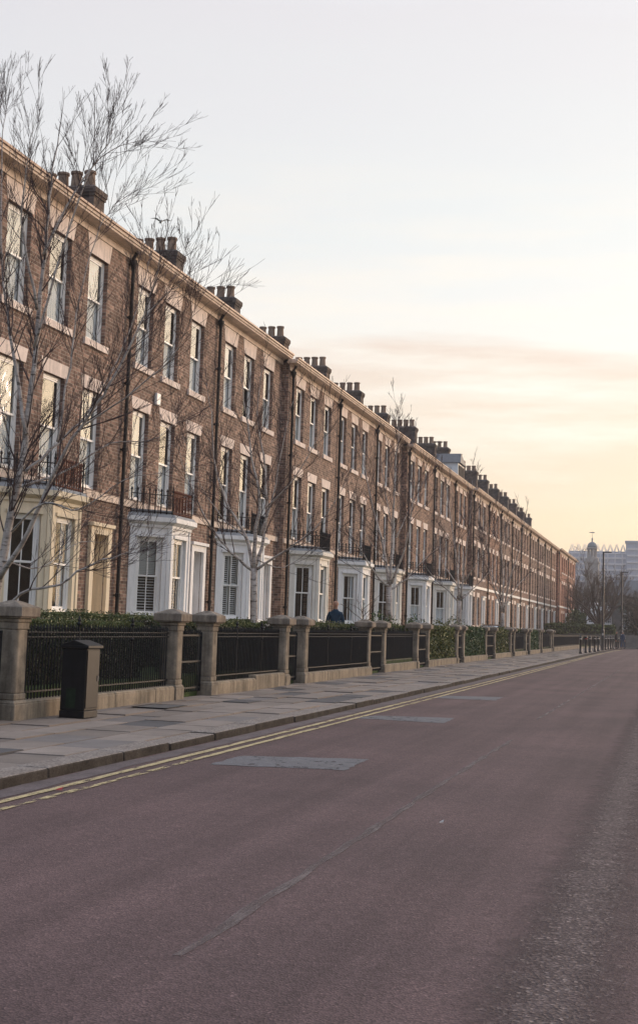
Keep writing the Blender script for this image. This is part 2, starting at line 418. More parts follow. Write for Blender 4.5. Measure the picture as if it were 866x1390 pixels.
# ------------------------------------------------------------------ mesh helpers
class MB:
    """collects boxes, tubes and prisms, then links them as one mesh"""
    def __init__(self, T=None):
        self.v, self.f, self.T = [], [], T
    def pt(self, p):
        self.v.append(tuple(self.T(p)) if self.T else tuple(p))
        return len(self.v) - 1
    def quad(self, a, b, c, d):
        self.f.append(tuple(self.pt(p) for p in (a, b, c, d)))
    def poly(self, pts):
        self.f.append(tuple(self.pt(p) for p in pts))
    def box(self, x0, x1, y0, y1, z0, z1, taper=0.0):
        t = taper
        i = [self.pt(p) for p in ((x0, y0, z0), (x1, y0, z0), (x1, y1, z0), (x0, y1, z0),
             (x0 + t, y0 + t, z1), (x1 - t, y0 + t, z1), (x1 - t, y1 - t, z1), (x0 + t, y1 - t, z1))]
        for a in ((3, 2, 1, 0), (4, 5, 6, 7), (0, 1, 5, 4), (1, 2, 6, 5), (2, 3, 7, 6), (3, 0, 4, 7)):
            self.f.append(tuple(i[k] for k in a))
    def prism(self, pts, z0, z1, top=None):
        """plan polygon extruded upwards; top: another plan polygon of as many points"""
        n = len(pts); top = top or pts
        a = [self.pt((p[0], p[1], z0)) for p in pts]
        b = [self.pt((p[0], p[1], z1)) for p in top]
        self.f.append(tuple(reversed(a))); self.f.append(tuple(b))
        for k in range(n):
            self.f.append((a[k], a[(k + 1) % n], b[(k + 1) % n], b[k]))
    def tube(self, pts, rad, sides=6, cap=True):
        pts = [Vector(p) for p in pts]
        if isinstance(rad, (int, float)):
            rad = [rad] * len(pts)
        prev, n0 = None, None
        for k, p in enumerate(pts):
            d = (pts[min(k + 1, len(pts) - 1)] - pts[max(k - 1, 0)])
            if d.length < 1e-9:
                d = Vector((0, 0, 1))
            d.normalize()
            if n0 is None:
                n0 = Vector((1, 0, 0)) if abs(d.x) < 0.8 else Vector((0, 1, 0))
            n0 = (n0 - d * n0.dot(d))
            if n0.length < 1e-6:
                n0 = d.orthogonal()
            n0.normalize()
            bn = d.cross(n0)
            ring = [self.pt(p + (n0 * math.cos(2 * math.pi * j / sides) + bn * math.sin(2 * math.pi * j / sides)) * rad[k]) for j in range(sides)]
            if prev:
                for j in range(sides):
                    self.f.append((prev[j], prev[(j + 1) % sides], ring[(j + 1) % sides], ring[j]))
            elif cap:
                self.f.append(tuple(reversed(ring)))
            prev = ring
        if cap:
            self.f.append(tuple(prev))
    def lathe(self, cx, cy, prof, sides=12):
        prev = None
        for r, z in prof:
            ring = [self.pt((cx + r * math.cos(2 * math.pi * j / sides), cy + r * math.sin(2 * math.pi * j / sides), z)) for j in range(sides)]
            if prev:
                for j in range(sides):
                    self.f.append((prev[j], prev[(j + 1) % sides], ring[(j + 1) % sides], ring[j]))
            else:
                self.f.append(tuple(reversed(ring)))
            prev = ring
        self.f.append(tuple(prev))
    def mesh(self, name, mat=None, smooth=False):
        me = bpy.data.meshes.new(name)
        me.from_pydata(self.v, [], self.f)
        me.update()
        if mat:
            me.materials.append(MATS[mat])
        if smooth:
            for p in me.polygons:
                p.use_smooth = True
        return me
    def build(self, name, mat, parent=None, loc=(0, 0, 0), smooth=False):
        return link(name, self.mesh(name, mat, smooth), parent, loc)

def link(name, me, parent=None, loc=(0, 0, 0), rz=0.0):
    o = bpy.data.objects.new(name, me)
    col.objects.link(o)
    o.location = loc
    o.rotation_euler = (0, 0, rz)
    if parent:
        o.parent = parent
    return o

def tag(o, label=None, cat=None, group=None, kind=None):
    if label: o['label'] = label
    if cat: o['category'] = cat
    if group: o['group'] = group
    if kind: o['kind'] = kind
    return o

def empty(name, loc=(0, 0, 0), rz=0.0):
    o = bpy.data.objects.new(name, None)
    o.empty_display_size = 0.3
    col.objects.link(o)
    o.location = loc
    o.rotation_euler = (0, 0, rz)
    return o

def bevel(o, w=0.015, seg=2):
    m = o.modifiers.new('bevel', 'BEVEL')
    m.width, m.segments, m.limit_method = w, seg, 'ANGLE'
    return o

KIDS = {}
def copy_tree(o, parent=None):
    c = o.copy(); col.objects.link(c)
    if parent: c.parent = parent
    for ch in list(o.children):
        copy_tree(ch, c)
    return c

# ------------------------------------------------------------------ sky and light
SUN_AZ, SUN_EL = R(36), R(9)          # azimuth measured from the street's direction towards its right
w = bpy.data.worlds.new('World'); scene.world = w; w.use_nodes = True
nt = w.node_tree; nt.nodes.clear()
wo = nt.nodes.new('ShaderNodeOutputWorld')
sky = nt.nodes.new('ShaderNodeTexSky'); sky.sky_type = 'NISHITA'; sky.sun_disc = False
sky.sun_elevation = SUN_EL; sky.sun_rotation = SUN_AZ; sky.air_density = 1.0; sky.dust_density = 1.5
bg1 = nt.nodes.new('ShaderNodeBackground'); bg1.inputs[1].default_value = 0.05
L(nt, sky.outputs[0], bg1.inputs[0])
tc = nt.nodes.new('ShaderNodeTexCoord')
sp = nt.nodes.new('ShaderNodeSeparateXYZ'); L(nt, tc.outputs['Generated'], sp.inputs[0])
def lin(c):
    return tuple(((x / 255) / 12.92 if x / 255 <= 0.04045 else ((x / 255 + 0.055) / 1.055) ** 2.4) for x in c)
# thin high cloud: elevation (sine) to colour
cl_v = nt.nodes.new('ShaderNodeMapping'); cl_v.inputs['Scale'].default_value = (2.0, 2.0, 17.0); L(nt, tc.outputs['Generated'], cl_v.inputs[0])
cn = noise(nt, cl_v.outputs[0], 1.4, 6, 0.55)
wob = math_n(nt, 'MULTIPLY', math_n(nt, 'SUBTRACT', cn.outputs[0], 0.5), 0.10)
elv = math_n(nt, 'ADD', sp.outputs[2], wob)
grad = ramp(nt, elv, [(0.0, (0.56, 0.40, 0.34)), (0.045, (0.62, 0.44, 0.34)), (0.078, (0.67, 0.49, 0.355)), (0.10, (0.66, 0.475, 0.35)), (0.155, (0.675, 0.53, 0.415)),
                      (0.185, (0.66, 0.51, 0.41)), (0.205, (0.72, 0.665, 0.60)), (0.245, (0.70, 0.66, 0.615)), (0.296, (0.665, 0.652, 0.62)),
                      (0.43, (0.655, 0.615, 0.60)), (0.60, (0.74, 0.75, 0.78)), (0.80, (0.95, 0.97, 1.0))])
# bright cloud breast above the middle of the street
wisp = ramp(nt, noise(nt, cl_v.outputs[0], 2.6, 7, 0.6).outputs[0], [(0.42, 0.0), (0.66, 1.0)])
band = ramp(nt, sp.outputs[2], [(0.07, 0.0), (0.17, 0.9), (0.24, 0.9), (0.36, 0.0)])
wf = math_n(nt, 'MULTIPLY', wisp.outputs[0], band.outputs[0])
sk = mix(nt, 'MIX', wf, grad.outputs[0], (0.765, 0.69, 0.60))
# the half of the sky away from the sunset is duller
hz = nt.nodes.new('ShaderNodeVectorMath'); hz.operation = 'DOT_PRODUCT'
L(nt, tc.outputs['Generated'], hz.inputs[0]); hz.inputs[1].default_value = (math.sin(SUN_AZ), math.cos(SUN_AZ), 0.0)
east = ramp(nt, math_n(nt, 'ADD', math_n(nt, 'MULTIPLY', hz.outputs['Value'], 0.5), 0.5), [(0.0, (0.46, 0.56, 0.76)), (0.45, (0.70, 0.79, 0.95)), (0.70, (0.945, 0.945, 0.97)), (0.86, (1.0, 1.0, 1.0))])
sk = mix(nt, 'MULTIPLY', 1.0, sk, east.outputs[0])
bg2 = nt.nodes.new('ShaderNodeBackground'); bg2.inputs[1].default_value = 1.02
L(nt, sk, bg2.inputs[0])
# glow of the low sun behind cloud
sd = Vector((math.sin(SUN_AZ) * math.cos(SUN_EL), math.cos(SUN_AZ) * math.cos(SUN_EL), math.sin(SUN_EL)))
dt = nt.nodes.new('ShaderNodeVectorMath'); dt.operation = 'DOT_PRODUCT'
nm = nt.nodes.new('ShaderNodeVectorMath'); nm.operation = 'NORMALIZE'; L(nt, tc.outputs['Generated'], nm.inputs[0])
L(nt, nm.outputs[0], dt.inputs[0]); dt.inputs[1].default_value = sd
gl = ramp(nt, dt.outputs['Value'], [(0.80, 0.0), (0.92, 0.18), (0.975, 0.55), (1.0, 1.0)])
bg3 = nt.nodes.new('ShaderNodeBackground')
bg3.inputs[0].default_value = (1.0, 0.77, 0.54, 1)
L(nt, math_n(nt, 'MULTIPLY', gl.outputs[0], 3.3), bg3.inputs[1])
a1 = nt.nodes.new('ShaderNodeAddShader'); a2 = nt.nodes.new('ShaderNodeAddShader')
L(nt, bg1.outputs[0], a1.inputs[0]); L(nt, bg2.outputs[0], a1.inputs[1])
L(nt, a1.outputs[0], a2.inputs[0]); L(nt, bg3.outputs[0], a2.inputs[1]); L(nt, a2.outputs[0], wo.inputs[0])

sun_d = bpy.data.lights.new('sun', 'SUN'); sun_d.energy = 1.05; sun_d.angle = R(14); sun_d.color = (1.0, 0.74, 0.58)
sun = bpy.data.objects.new('sun', sun_d); col.objects.link(sun)
sun.rotation_euler = (-sd).to_track_quat('-Z', 'Y').to_euler()
sun.location = (30, 40, 40)

scene.view_settings.view_transform = 'Standard'
scene.view_settings.look = 'None'
scene.view_settings.gamma = 1.0
scene.view_settings.exposure = 0.2
scene.cycles.max_bounces = 8
scene.cycles.volume_bounces = 2
scene.cycles.transparent_max_bounces = 16
scene.cycles.use_denoising = True

# ------------------------------------------------------------------ ground, road, pavement
ZR = -0.10                                   # road surface; the pavement is at 0
KX, KI, WX = -5.78, -6.12, -8.75             # kerb face, kerb inner edge, wall line
m = MB(); m.quad((-290, -38, -0.16), (290, -38, -0.16), (290, 685, -0.16), (-290, 685, -0.16))
tag(m.build('ground', 'soil'), kind='structure')
m = MB()
m.poly([(KX + 0.02, -14, ZR), (5.0, -14, ZR), (5.0, 158, ZR), (60, 149.5, ZR + 0), (60, 156, ZR), (-3.0, 156, ZR), (-6.2, 140, ZR), (KX - 0.35, 110, ZR)][:0] or
       [(-6.6, -14, ZR), (5.0, -14, ZR), (5.0, 149.6, ZR), (-6.6, 149.6, ZR)])
tag(m.build('road', 'red_asphalt'), kind='structure')
m = MB(); m.box(5.0, 8.0, -14, 149.6, -0.3, 0.0)
tag(m.build('far_pavement', 'tarmac_grey'), kind='structure')
m = MB(); m.box(8.0, 70, -14, 240, -0.3, -0.02)
tag(m.build('verge', 'lawn'), kind='structure')

kerb_line = [(KX, -14), (KX, 20), (-5.82, 40), (-5.95, 70), (-6.1, 95), (-6.02, 110), (-5.95, 125), (-5.75, 136), (-5.2, 143), (-3.9, 149.4)]
def kerb_x(y):
    for (x0, y0), (x1, y1) in zip(kerb_line, kerb_line[1:]):
        if y <= y1:
            return x0 + (x1 - x0) * (y - y0) / (y1 - y0)
    return kerb_line[-1][0]
m = MB(); y = 2.0; r = random.Random(3)
while y < 149.0:
    ln = r.uniform(1.3, 2.3) if y < 110 else 1.2
    y1 = min(y + ln - 0.018, 149.2)
    a, b = kerb_x(y), kerb_x(y1)
    dz, dx = r.uniform(-0.012, 0.008), r.uniform(-0.014, 0.014)
    i = [m.pt(p) for p in ((a - 0.36, y, -0.25), (a + dx, y, -0.25), (b + dx, y1, -0.25), (b - 0.36, y1, -0.25),
                           (a - 0.36, y, dz), (a + dx - 0.012, y, dz), (b + dx - 0.012, y1, dz), (b - 0.36, y1, dz))]
    for q in ((3, 2, 1, 0), (4, 5, 6, 7), (0, 1, 5, 4), (1, 2, 6, 5), (2, 3, 7, 6), (3, 0, 4, 7)):
        m.f.append(tuple(i[k] for k in q))
    y += ln
k = m.build('kerb', 'granite_kerb'); k.data.materials.append(MATS['kerb_grime'])
for p_ in k.data.polygons:
    if p_.index % 6 in (3, 2, 4, 5) and p_.index % 6 != 1:
        p_.material_index = 1
bevel(k, 0.022, 2); tag(k, kind='structure')

# flagstones: courses along the street, every slab its own tone
m = MB(); cols = []; r = random.Random(21)
courses = [-6.15, -6.75, -7.42, -7.95, -8.55, -9.0]
base_a, base_b = (0.165, 0.135, 0.117), (0.245, 0.203, 0.178)
for ci in range(len(courses) - 1):
    y = 4.0 + r.uniform(0, 0.6)
    while y < 150:
        ln = r.uniform(0.75, 1.35)
        g = 0.010
        xa, xb = courses[ci + 1] + 0.022, courses[ci] - 0.022
        if y > 96:
            xb += (kerb_x(y) - KX) if ci == 0 else 0
        if ci == 0:
            xb = kerb_x(y + ln / 2) - 0.365
        t = r.random()
        c = [base_a[q] + (base_b[q] - base_a[q]) * t for q in range(3)]
        u = r.random()
        if y < 60 and u < 0.11:
            c = (0.085, 0.080, 0.083)
        elif u < 0.22:
            c = (0.165, 0.145, 0.138)
        dz = r.uniform(-0.013, 0.007)
        if xb > xa + 0.05:
            tl = r.uniform(-0.003, 0.003)
            a = [m.pt(p) for p in ((xa, y + g, dz), (xb, y + g, dz + tl), (xb, y + ln - g, dz + tl), (xa, y + ln - g, dz))]
            b = [m.pt(p) for p in ((xa, y + g, -0.08), (xb, y + g, -0.08), (xb, y + ln - g, -0.08), (xa, y + ln - g, -0.08))]
            m.f.append(tuple(a)); cols.append(c)
            for q in range(4):
                m.f.append((a[q], b[q], b[(q + 1) % 4], a[(q + 1) % 4])); cols.append(c)
        y += ln
me = m.mesh('pavement', 'flagstone')
at = me.color_attributes.new('slab', 'FLOAT_COLOR', 'CORNER')
for p in me.polygons:
    for li in p.loop_indices:
        at.data[li].color = (*cols[p.index], 1)
tag(link('pavement', me), kind='structure')
m = MB(); m.box(-9.2, -5.9, -14, 149.5, -0.3, -0.03)
tag(m.build('pavement_bed', 'kerb_grime'), kind='structure')
m = MB(); m.box(-60, -9.06, -14, 149.4, -0.3, 0.38)
tag(m.build('garden_ground', 'lawn'), kind='structure')

# painted lines and repairs, each sheet 4 mm over the one below
def strip(name, mat, x_of, y0, y1, wd, z, jit=0.006, step=0.35):
    m = MB(); y = y0; pl = pr = None; r = random.Random(int(y0 * 10 + wd * 1000))
    while y <= y1:
        x = x_of(y)
        a = m.pt((x - wd / 2 + r.uniform(-jit, jit), y, z)); b = m.pt((x + wd / 2 + r.uniform(-jit, jit), y, z))
        if pl is not None:
            m.f.append((pl, pr, b, a))
        pl, pr = a, b
        y += step
    return tag(m.build(name, mat), kind='structure')
strip('yellow_line', 'yellow_paint', lambda y: kerb_x(y) + 0.40, 4, 135, 0.085, ZR + 0.008, 0.010)
strip('yellow_line', 'yellow_paint_worn', lambda y: kerb_x(y) + 0.61, 4, 14.2, 0.075, ZR + 0.008, 0.014)
strip('yellow_line', 'yellow_paint', lambda y: kerb_x(y) + 0.61, 14.2, 135, 0.08, ZR + 0.008, 0.010)
strip('gutter_strip', 'gutter_tarmac', lambda y: kerb_x(y) + 0.15, -10, 140, 0.24, ZR + 0.004, 0.03)
strip('centre_line', 'faded_white', lambda y: -2.24 + 0.02 * math.sin(y * 0.3), 6.0, 19.5, 0.06, ZR + 0.004, 0.02)
strip('centre_line', 'faded_white', lambda y: -2.36, 24, 60, 0.05, ZR + 0.004, 0.02)
strip('coarse_strip', 'coarse_asphalt', lambda y: -0.50, -2, 48, 1.0, ZR + 0.004, 0.01, 0.5)
def patch(name, px, z=ZR + 0.004):
    m = MB(); r = random.Random(len(px) + int(px[0][0]))
    pts = []
    P = [on_z(x, y, ZR) for x, y in px]
    for a, b in zip(P, P[1:] + P[:1]):
        for t in range(9):
            q = a.lerp(b, t / 9)
            pts.append((q.x + r.uniform(-0.02, 0.02), q.y + r.uniform(-0.03, 0.03), z))
    m.poly(pts)
    return tag(m.build(name, 'patch_tarmac'), kind='structure')
patch('road_patch', [(284, 1038), (468, 1046), (500, 1031), (330, 1026)])
patch('road_patch', [(478, 975), (602, 982), (618, 975), (510, 971.5)])
patch('road_patch', [(590, 947.5), (672, 951), (682, 946.5), (600, 944.5)])

# small metal cover let into the flags
o = empty('utility_cover', (-8.28, 21.0, 0.004))
mm = MB(); mm.box(-0.26, 0.26, -0.42, 0.42, 0.0, 0.006); mm.build('lid', 'cover_iron', o)
mm = MB()
for s in (-1, 1):
    mm.box(s * 0.29 - 0.025, s * 0.29 + 0.025, -0.46, 0.46, 0.0, 0.008); mm.box(-0.264, 0.264, s * 0.445 - 0.02, s * 0.445 + 0.02, 0.0, 0.008)
mm.build('frame', 'black_iron', o)
tag(o, 'dark iron cover let into the flagstones by the black cabinet', 'manhole cover')

# scraps on the road
def scrap(name, px, mat, label, s=0.03):
    p = on_z(px[0], px[1], ZR)
    m = MB(); m.poly([(-s * 2, -s, 0.006), (s * 1.6, -s * 0.7, 0.012), (s * 2.1, s * 0.9, 0.03), (-s * 1.2, s, 0.014)])
    m.poly([(-s * 2, -s, 0.004), (s * 1.6, -s * 0.7, 0.004), (s * 2.1, s * 0.9, 0.004), (-s * 1.2, s, 0.004)])
    o = m.build(name, mat, None, (p.x, p.y, ZR + 0.008)); tag(o, label, 'litter')
scrap('paper_scrap', (599, 1119), 'scrap_white', 'small white paper scrap in the middle of the red road', 0.009)
scrap('red_wrapper', (81, 1074), 'scrap_red', 'small red wrapper lying on the double yellow line', 0.016)

# ------------------------------------------------------------------ terrace
def along(y0):                               # local house coordinates: s along the street, d towards the street, z up
    return lambda p: (p[1], p[0], p[2])

def face_T(P0, P1):
    """s runs from P0 to P1 in plan, d points out to the right-hand side"""
    dx, dy = P1[0] - P0[0], P1[1] - P0[1]
    ln = math.hypot(dx, dy); dx /= ln; dy /= ln
    nx, ny = dy, -dx
    return (lambda p: (P0[0] + dx * p[0] + nx * p[1], P0[1] + dy * p[0] + ny * p[1], p[2])), ln

def holed_wall(m, s0, s1, z0, z1, holes, depth, d=0.0):
    """wall face with openings and their reveals (s, d, z through the builder's transform)"""
    ss = sorted({s0, s1, *[h[0] for h in holes], *[h[1] for h in holes]})
    zs = sorted({z0, z1, *[h[2] for h in holes], *[h[3] for h in holes]})
    for a, b in zip(ss, ss[1:]):
        for c, e in zip(zs, zs[1:]):
            ms, mz = (a + b) / 2, (c + e) / 2
            if any(h[0] < ms < h[1] and h[2] < mz < h[3] for h in holes):
                continue
            m.quad((a, d, c), (b, d, c), (b, d, e), (a, d, e))
    for a, b, c, e in holes:
        q = d - depth
        m.quad((a, d, c), (a, q, c), (a, q, e), (a, d, e))
        m.quad((b, d, c), (b, d, e), (b, q, e), (b, q, c))
        m.quad((a, d, e), (a, q, e), (b, q, e), (b, d, e))
        m.quad((a, d, c), (b, d, c), (b, q, c), (a, q, c))

SASH = {}
def sash_meshes(w, h, bars, paint):
    """a box sash: frame with meeting rail, and its panes; origin at the middle of its sill, outer face at d = 0"""
    key = (round(w, 2), round(h, 2), bars, paint)
    if key in SASH:
        return SASH[key]
    T = lambda p: (p[1], p[0], p[2])
    m = MB(T); hw = w / 2
    bx = 0.10
    m.box(-hw, -hw + bx, -0.11, 0.0, 0.0, h); m.box(hw - bx, hw, -0.11, 0.0, 0.0, h)
    m.box(-hw + bx, hw - bx, -0.11, 0.0, h - 0.085, h); m.box(-hw + bx, hw - bx, -0.11, 0.0, 0.0, 0.075)
    mid = h * 0.5
    st = 0.048
    for z0, z1, d in ((mid - 0.02, h - 0.085, -0.012), (0.075, mid + 0.025, -0.05)):
        m.box(-hw + bx, -hw + bx + st, d - 0.03, d, z0, z1); m.box(hw - bx - st, hw - bx, d - 0.03, d, z0, z1)
        m.box(-hw + bx + st, hw - bx - st, d - 0.03, d, z0, z0 + 0.055); m.box(-hw + bx + st, hw - bx - st, d - 0.03, d, z1 - 0.05, z1)
        for b in range(bars):
            c = -hw + w * (b + 1) / (bars + 1)
            m.box(c - 0.014, c + 0.014, d - 0.026, d - 0.004, z0 + 0.055, z1 - 0.05)
    m.box(-hw + bx - 0.01, -hw + bx + 0.06, -0.03, 0.015, mid - 0.1, mid - 0.035) if False else None
    fr = m.mesh('window', paint)
    g = MB(T); fm = []
    for z0, z1, d in ((mid + 0.03, h - 0.13, -0.028), (0.12, mid - 0.02, -0.066)):
        g.quad((-hw + bx + st - 0.01, d, z0 - 0.01), (hw - bx - st + 0.01, d, z0 - 0.01), (hw - bx - st + 0.01, d, z1 + 0.01), (-hw + bx + st - 0.01, d, z1 + 0.01))
    gm = g.mesh('pane', 'old_glass' if bars == 0 else 'window_glass'); gm.materials.append(MATS['window_glass']); gm.polygons[1].material_index = 1
    SASH[key] = (fr, gm)
    return SASH[key]

CURT = {}
def curtain_mesh(kind, w, h):
    key = (kind, round(w, 2), round(h, 2))
    if key in CURT:
        return CURT[key]
    T = lambda p: (p[1], p[0], p[2]); m = MB(T); hw = w / 2 - 0.03
    def drape(s0, s1, z0, z1):
        n = max(6, int((s1 - s0) * 26)); prev = None
        for i in range(n + 1):
            s = s0 + (s1 - s0) * i / n
            d = -0.135 + 0.018 * math.sin(i * 1.9)
            a, b = m.pt((s, d, z0)), m.pt((s, d, z1))
            if prev: m.f.append((prev[0], a, b, prev[1]))
            prev = (a, b)
    mat = 'curtain'
    if kind == 'net':
        drape(-hw, hw, 0.05, h * 0.52)
    elif kind == 'full':
        drape(-hw, hw, 0.05, h * 0.97)
    elif kind == 'pair':
        drape(-hw, -hw * 0.45, 0.05, h * 0.97); drape(hw * 0.45, hw, 0.05, h * 0.97)
    elif kind == 'roller':
        m.box(-hw, hw, -0.2, -0.185, h * 0.66, h * 0.98); mat = 'blind'
    elif kind in ('slats', 'shutters'):
        mat = 'blind'
        cells = [(-hw, hw)] if kind == 'slats' else [(-hw, -0.02), (0.02, hw)]
        zt = h * 0.96
        for a, b in cells:
            if kind == 'shutters':
                for z0, z1 in ((0.04, h * 0.49), (h * 0.51, zt)):
                    m.box(a, a + 0.05, -0.2, -0.165, z0, z1); m.box(b - 0.05, b, -0.2, -0.165, z0, z1)
                    m.box(a, b, -0.198, -0.167, z1 - 0.05, z1 - 0.001); m.box(a, b, -0.198, -0.167, z0 + 0.001, z0 + 0.05)
            z = 0.06
            while z < zt - 0.04:
                tilt = 0.030 if kind == 'shutters' else (0.018 if z < h * 0.5 else 0.036)
                m.quad((a, -0.17, z), (b, -0.17, z), (b, -0.21, z + tilt + 0.012), (a, -0.21, z + tilt + 0.012))
                z += 0.075 if kind == 'shutters' else (0.085 if z < h * 0.5 else 0.05)
    CURT[key] = m.mesh('curtain' if mat == 'curtain' else 'blind', mat)
    return CURT[key]

SHARED = {}
def shared(key, fn):
    if key not in SHARED:
        SHARED[key] = fn()
    return SHARED[key]

def add_window(parent, s, z, w, h, bars=0, paint='white_paint', T=None, rz=0.0, depth=0.11, sill=None, lintel=None, curtain=None):
    """sash window with its sill, lintel, pane and curtain as sub-parts; T maps (s, d, z) to house coordinates"""
    fr, pn = sash_meshes(w, h, bars, paint)
    T = T or (lambda p: (p[1], p[0], p[2]))
    o = link('window', fr, parent, T((s, -depth, z)), rz)
    link('pane', pn, o)
    if sill:
        sw, sh, sp_ = sill
        link('sill', shared(('sill', round(w, 2), sill), lambda: _sill(w, sw, sh, sp_, depth)), o)
    if lintel:
        lh, la, lb = lintel
        link('lintel', shared(('lintel', round(w, 2), round(h, 2), lintel), lambda: _lintel(w, h, lh, la, lb, depth)), o)
    if curtain:
        link('curtain' if curtain in ('net', 'full', 'pair') else 'blind', curtain_mesh(curtain, w - 0.12, h), o)
    return o

def _sill(w, ext, hh, proj, depth):
    m = MB(lambda p: (p[1], p[0], p[2]))
    m.box(-w / 2 - ext, w / 2 + ext, depth - 0.01, depth + proj, -hh, -0.002)
    m.box(-w / 2 + 0.002, w / 2 - 0.002, -0.02, depth - 0.012, -hh + 0.01, 0.012)
    return m.mesh('sill', 'sandstone_lintel')

def _lintel(w, h, lh, la, lb, depth):
    m = MB(lambda p: (p[1], p[0], p[2]))
    z0, z1 = h + 0.004, h + lh
    a, b = w / 2 + la, w / 2 + lb
    d0, d1 = depth - 0.05, depth + 0.012
    i = [m.pt(p) for p in ((-a, d0, z0), (a, d0, z0), (a, d1, z0), (-a, d1, z0), (-b, d0, z1), (b, d0, z1), (b, d1, z1), (-b, d1, z1))]
    for q in ((3, 2, 1, 0), (4, 5, 6, 7), (0, 1, 5, 4), (1, 2, 6, 5), (2, 3, 7, 6), (3, 0, 4, 7)):
        m.f.append(tuple(i[k] for k in q))
    return m.mesh('lintel', 'sandstone_lintel')

FLOOR = 1.0
hr = random.Random(11)

def railing_run(m, P0, P1, z0, z1, gap, spear=True, r=0.011):
    a, b = Vector((*P0, 0)), Vector((*P1, 0)); ln = (b - a).length; n = max(1, int(ln / gap))
    for zz, rr in ((z0 + 0.06, 0.014), (z1 - 0.2, 0.014)):
        m.tube([(a.x, a.y, zz), (b.x, b.y, zz)], rr, 4)
    for i in range(n + 1):
        p = a.lerp(b, i / n)
        m.tube([(p.x, p.y, z0), (p.x, p.y, z1 - 0.07)], r, 4)
        if spear:
            m.tube([(p.x, p.y, z1 - 0.11), (p.x, p.y, z1 - 0.07), (p.x, p.y, z1)], [r, r * 2.1, 0.002], 4)

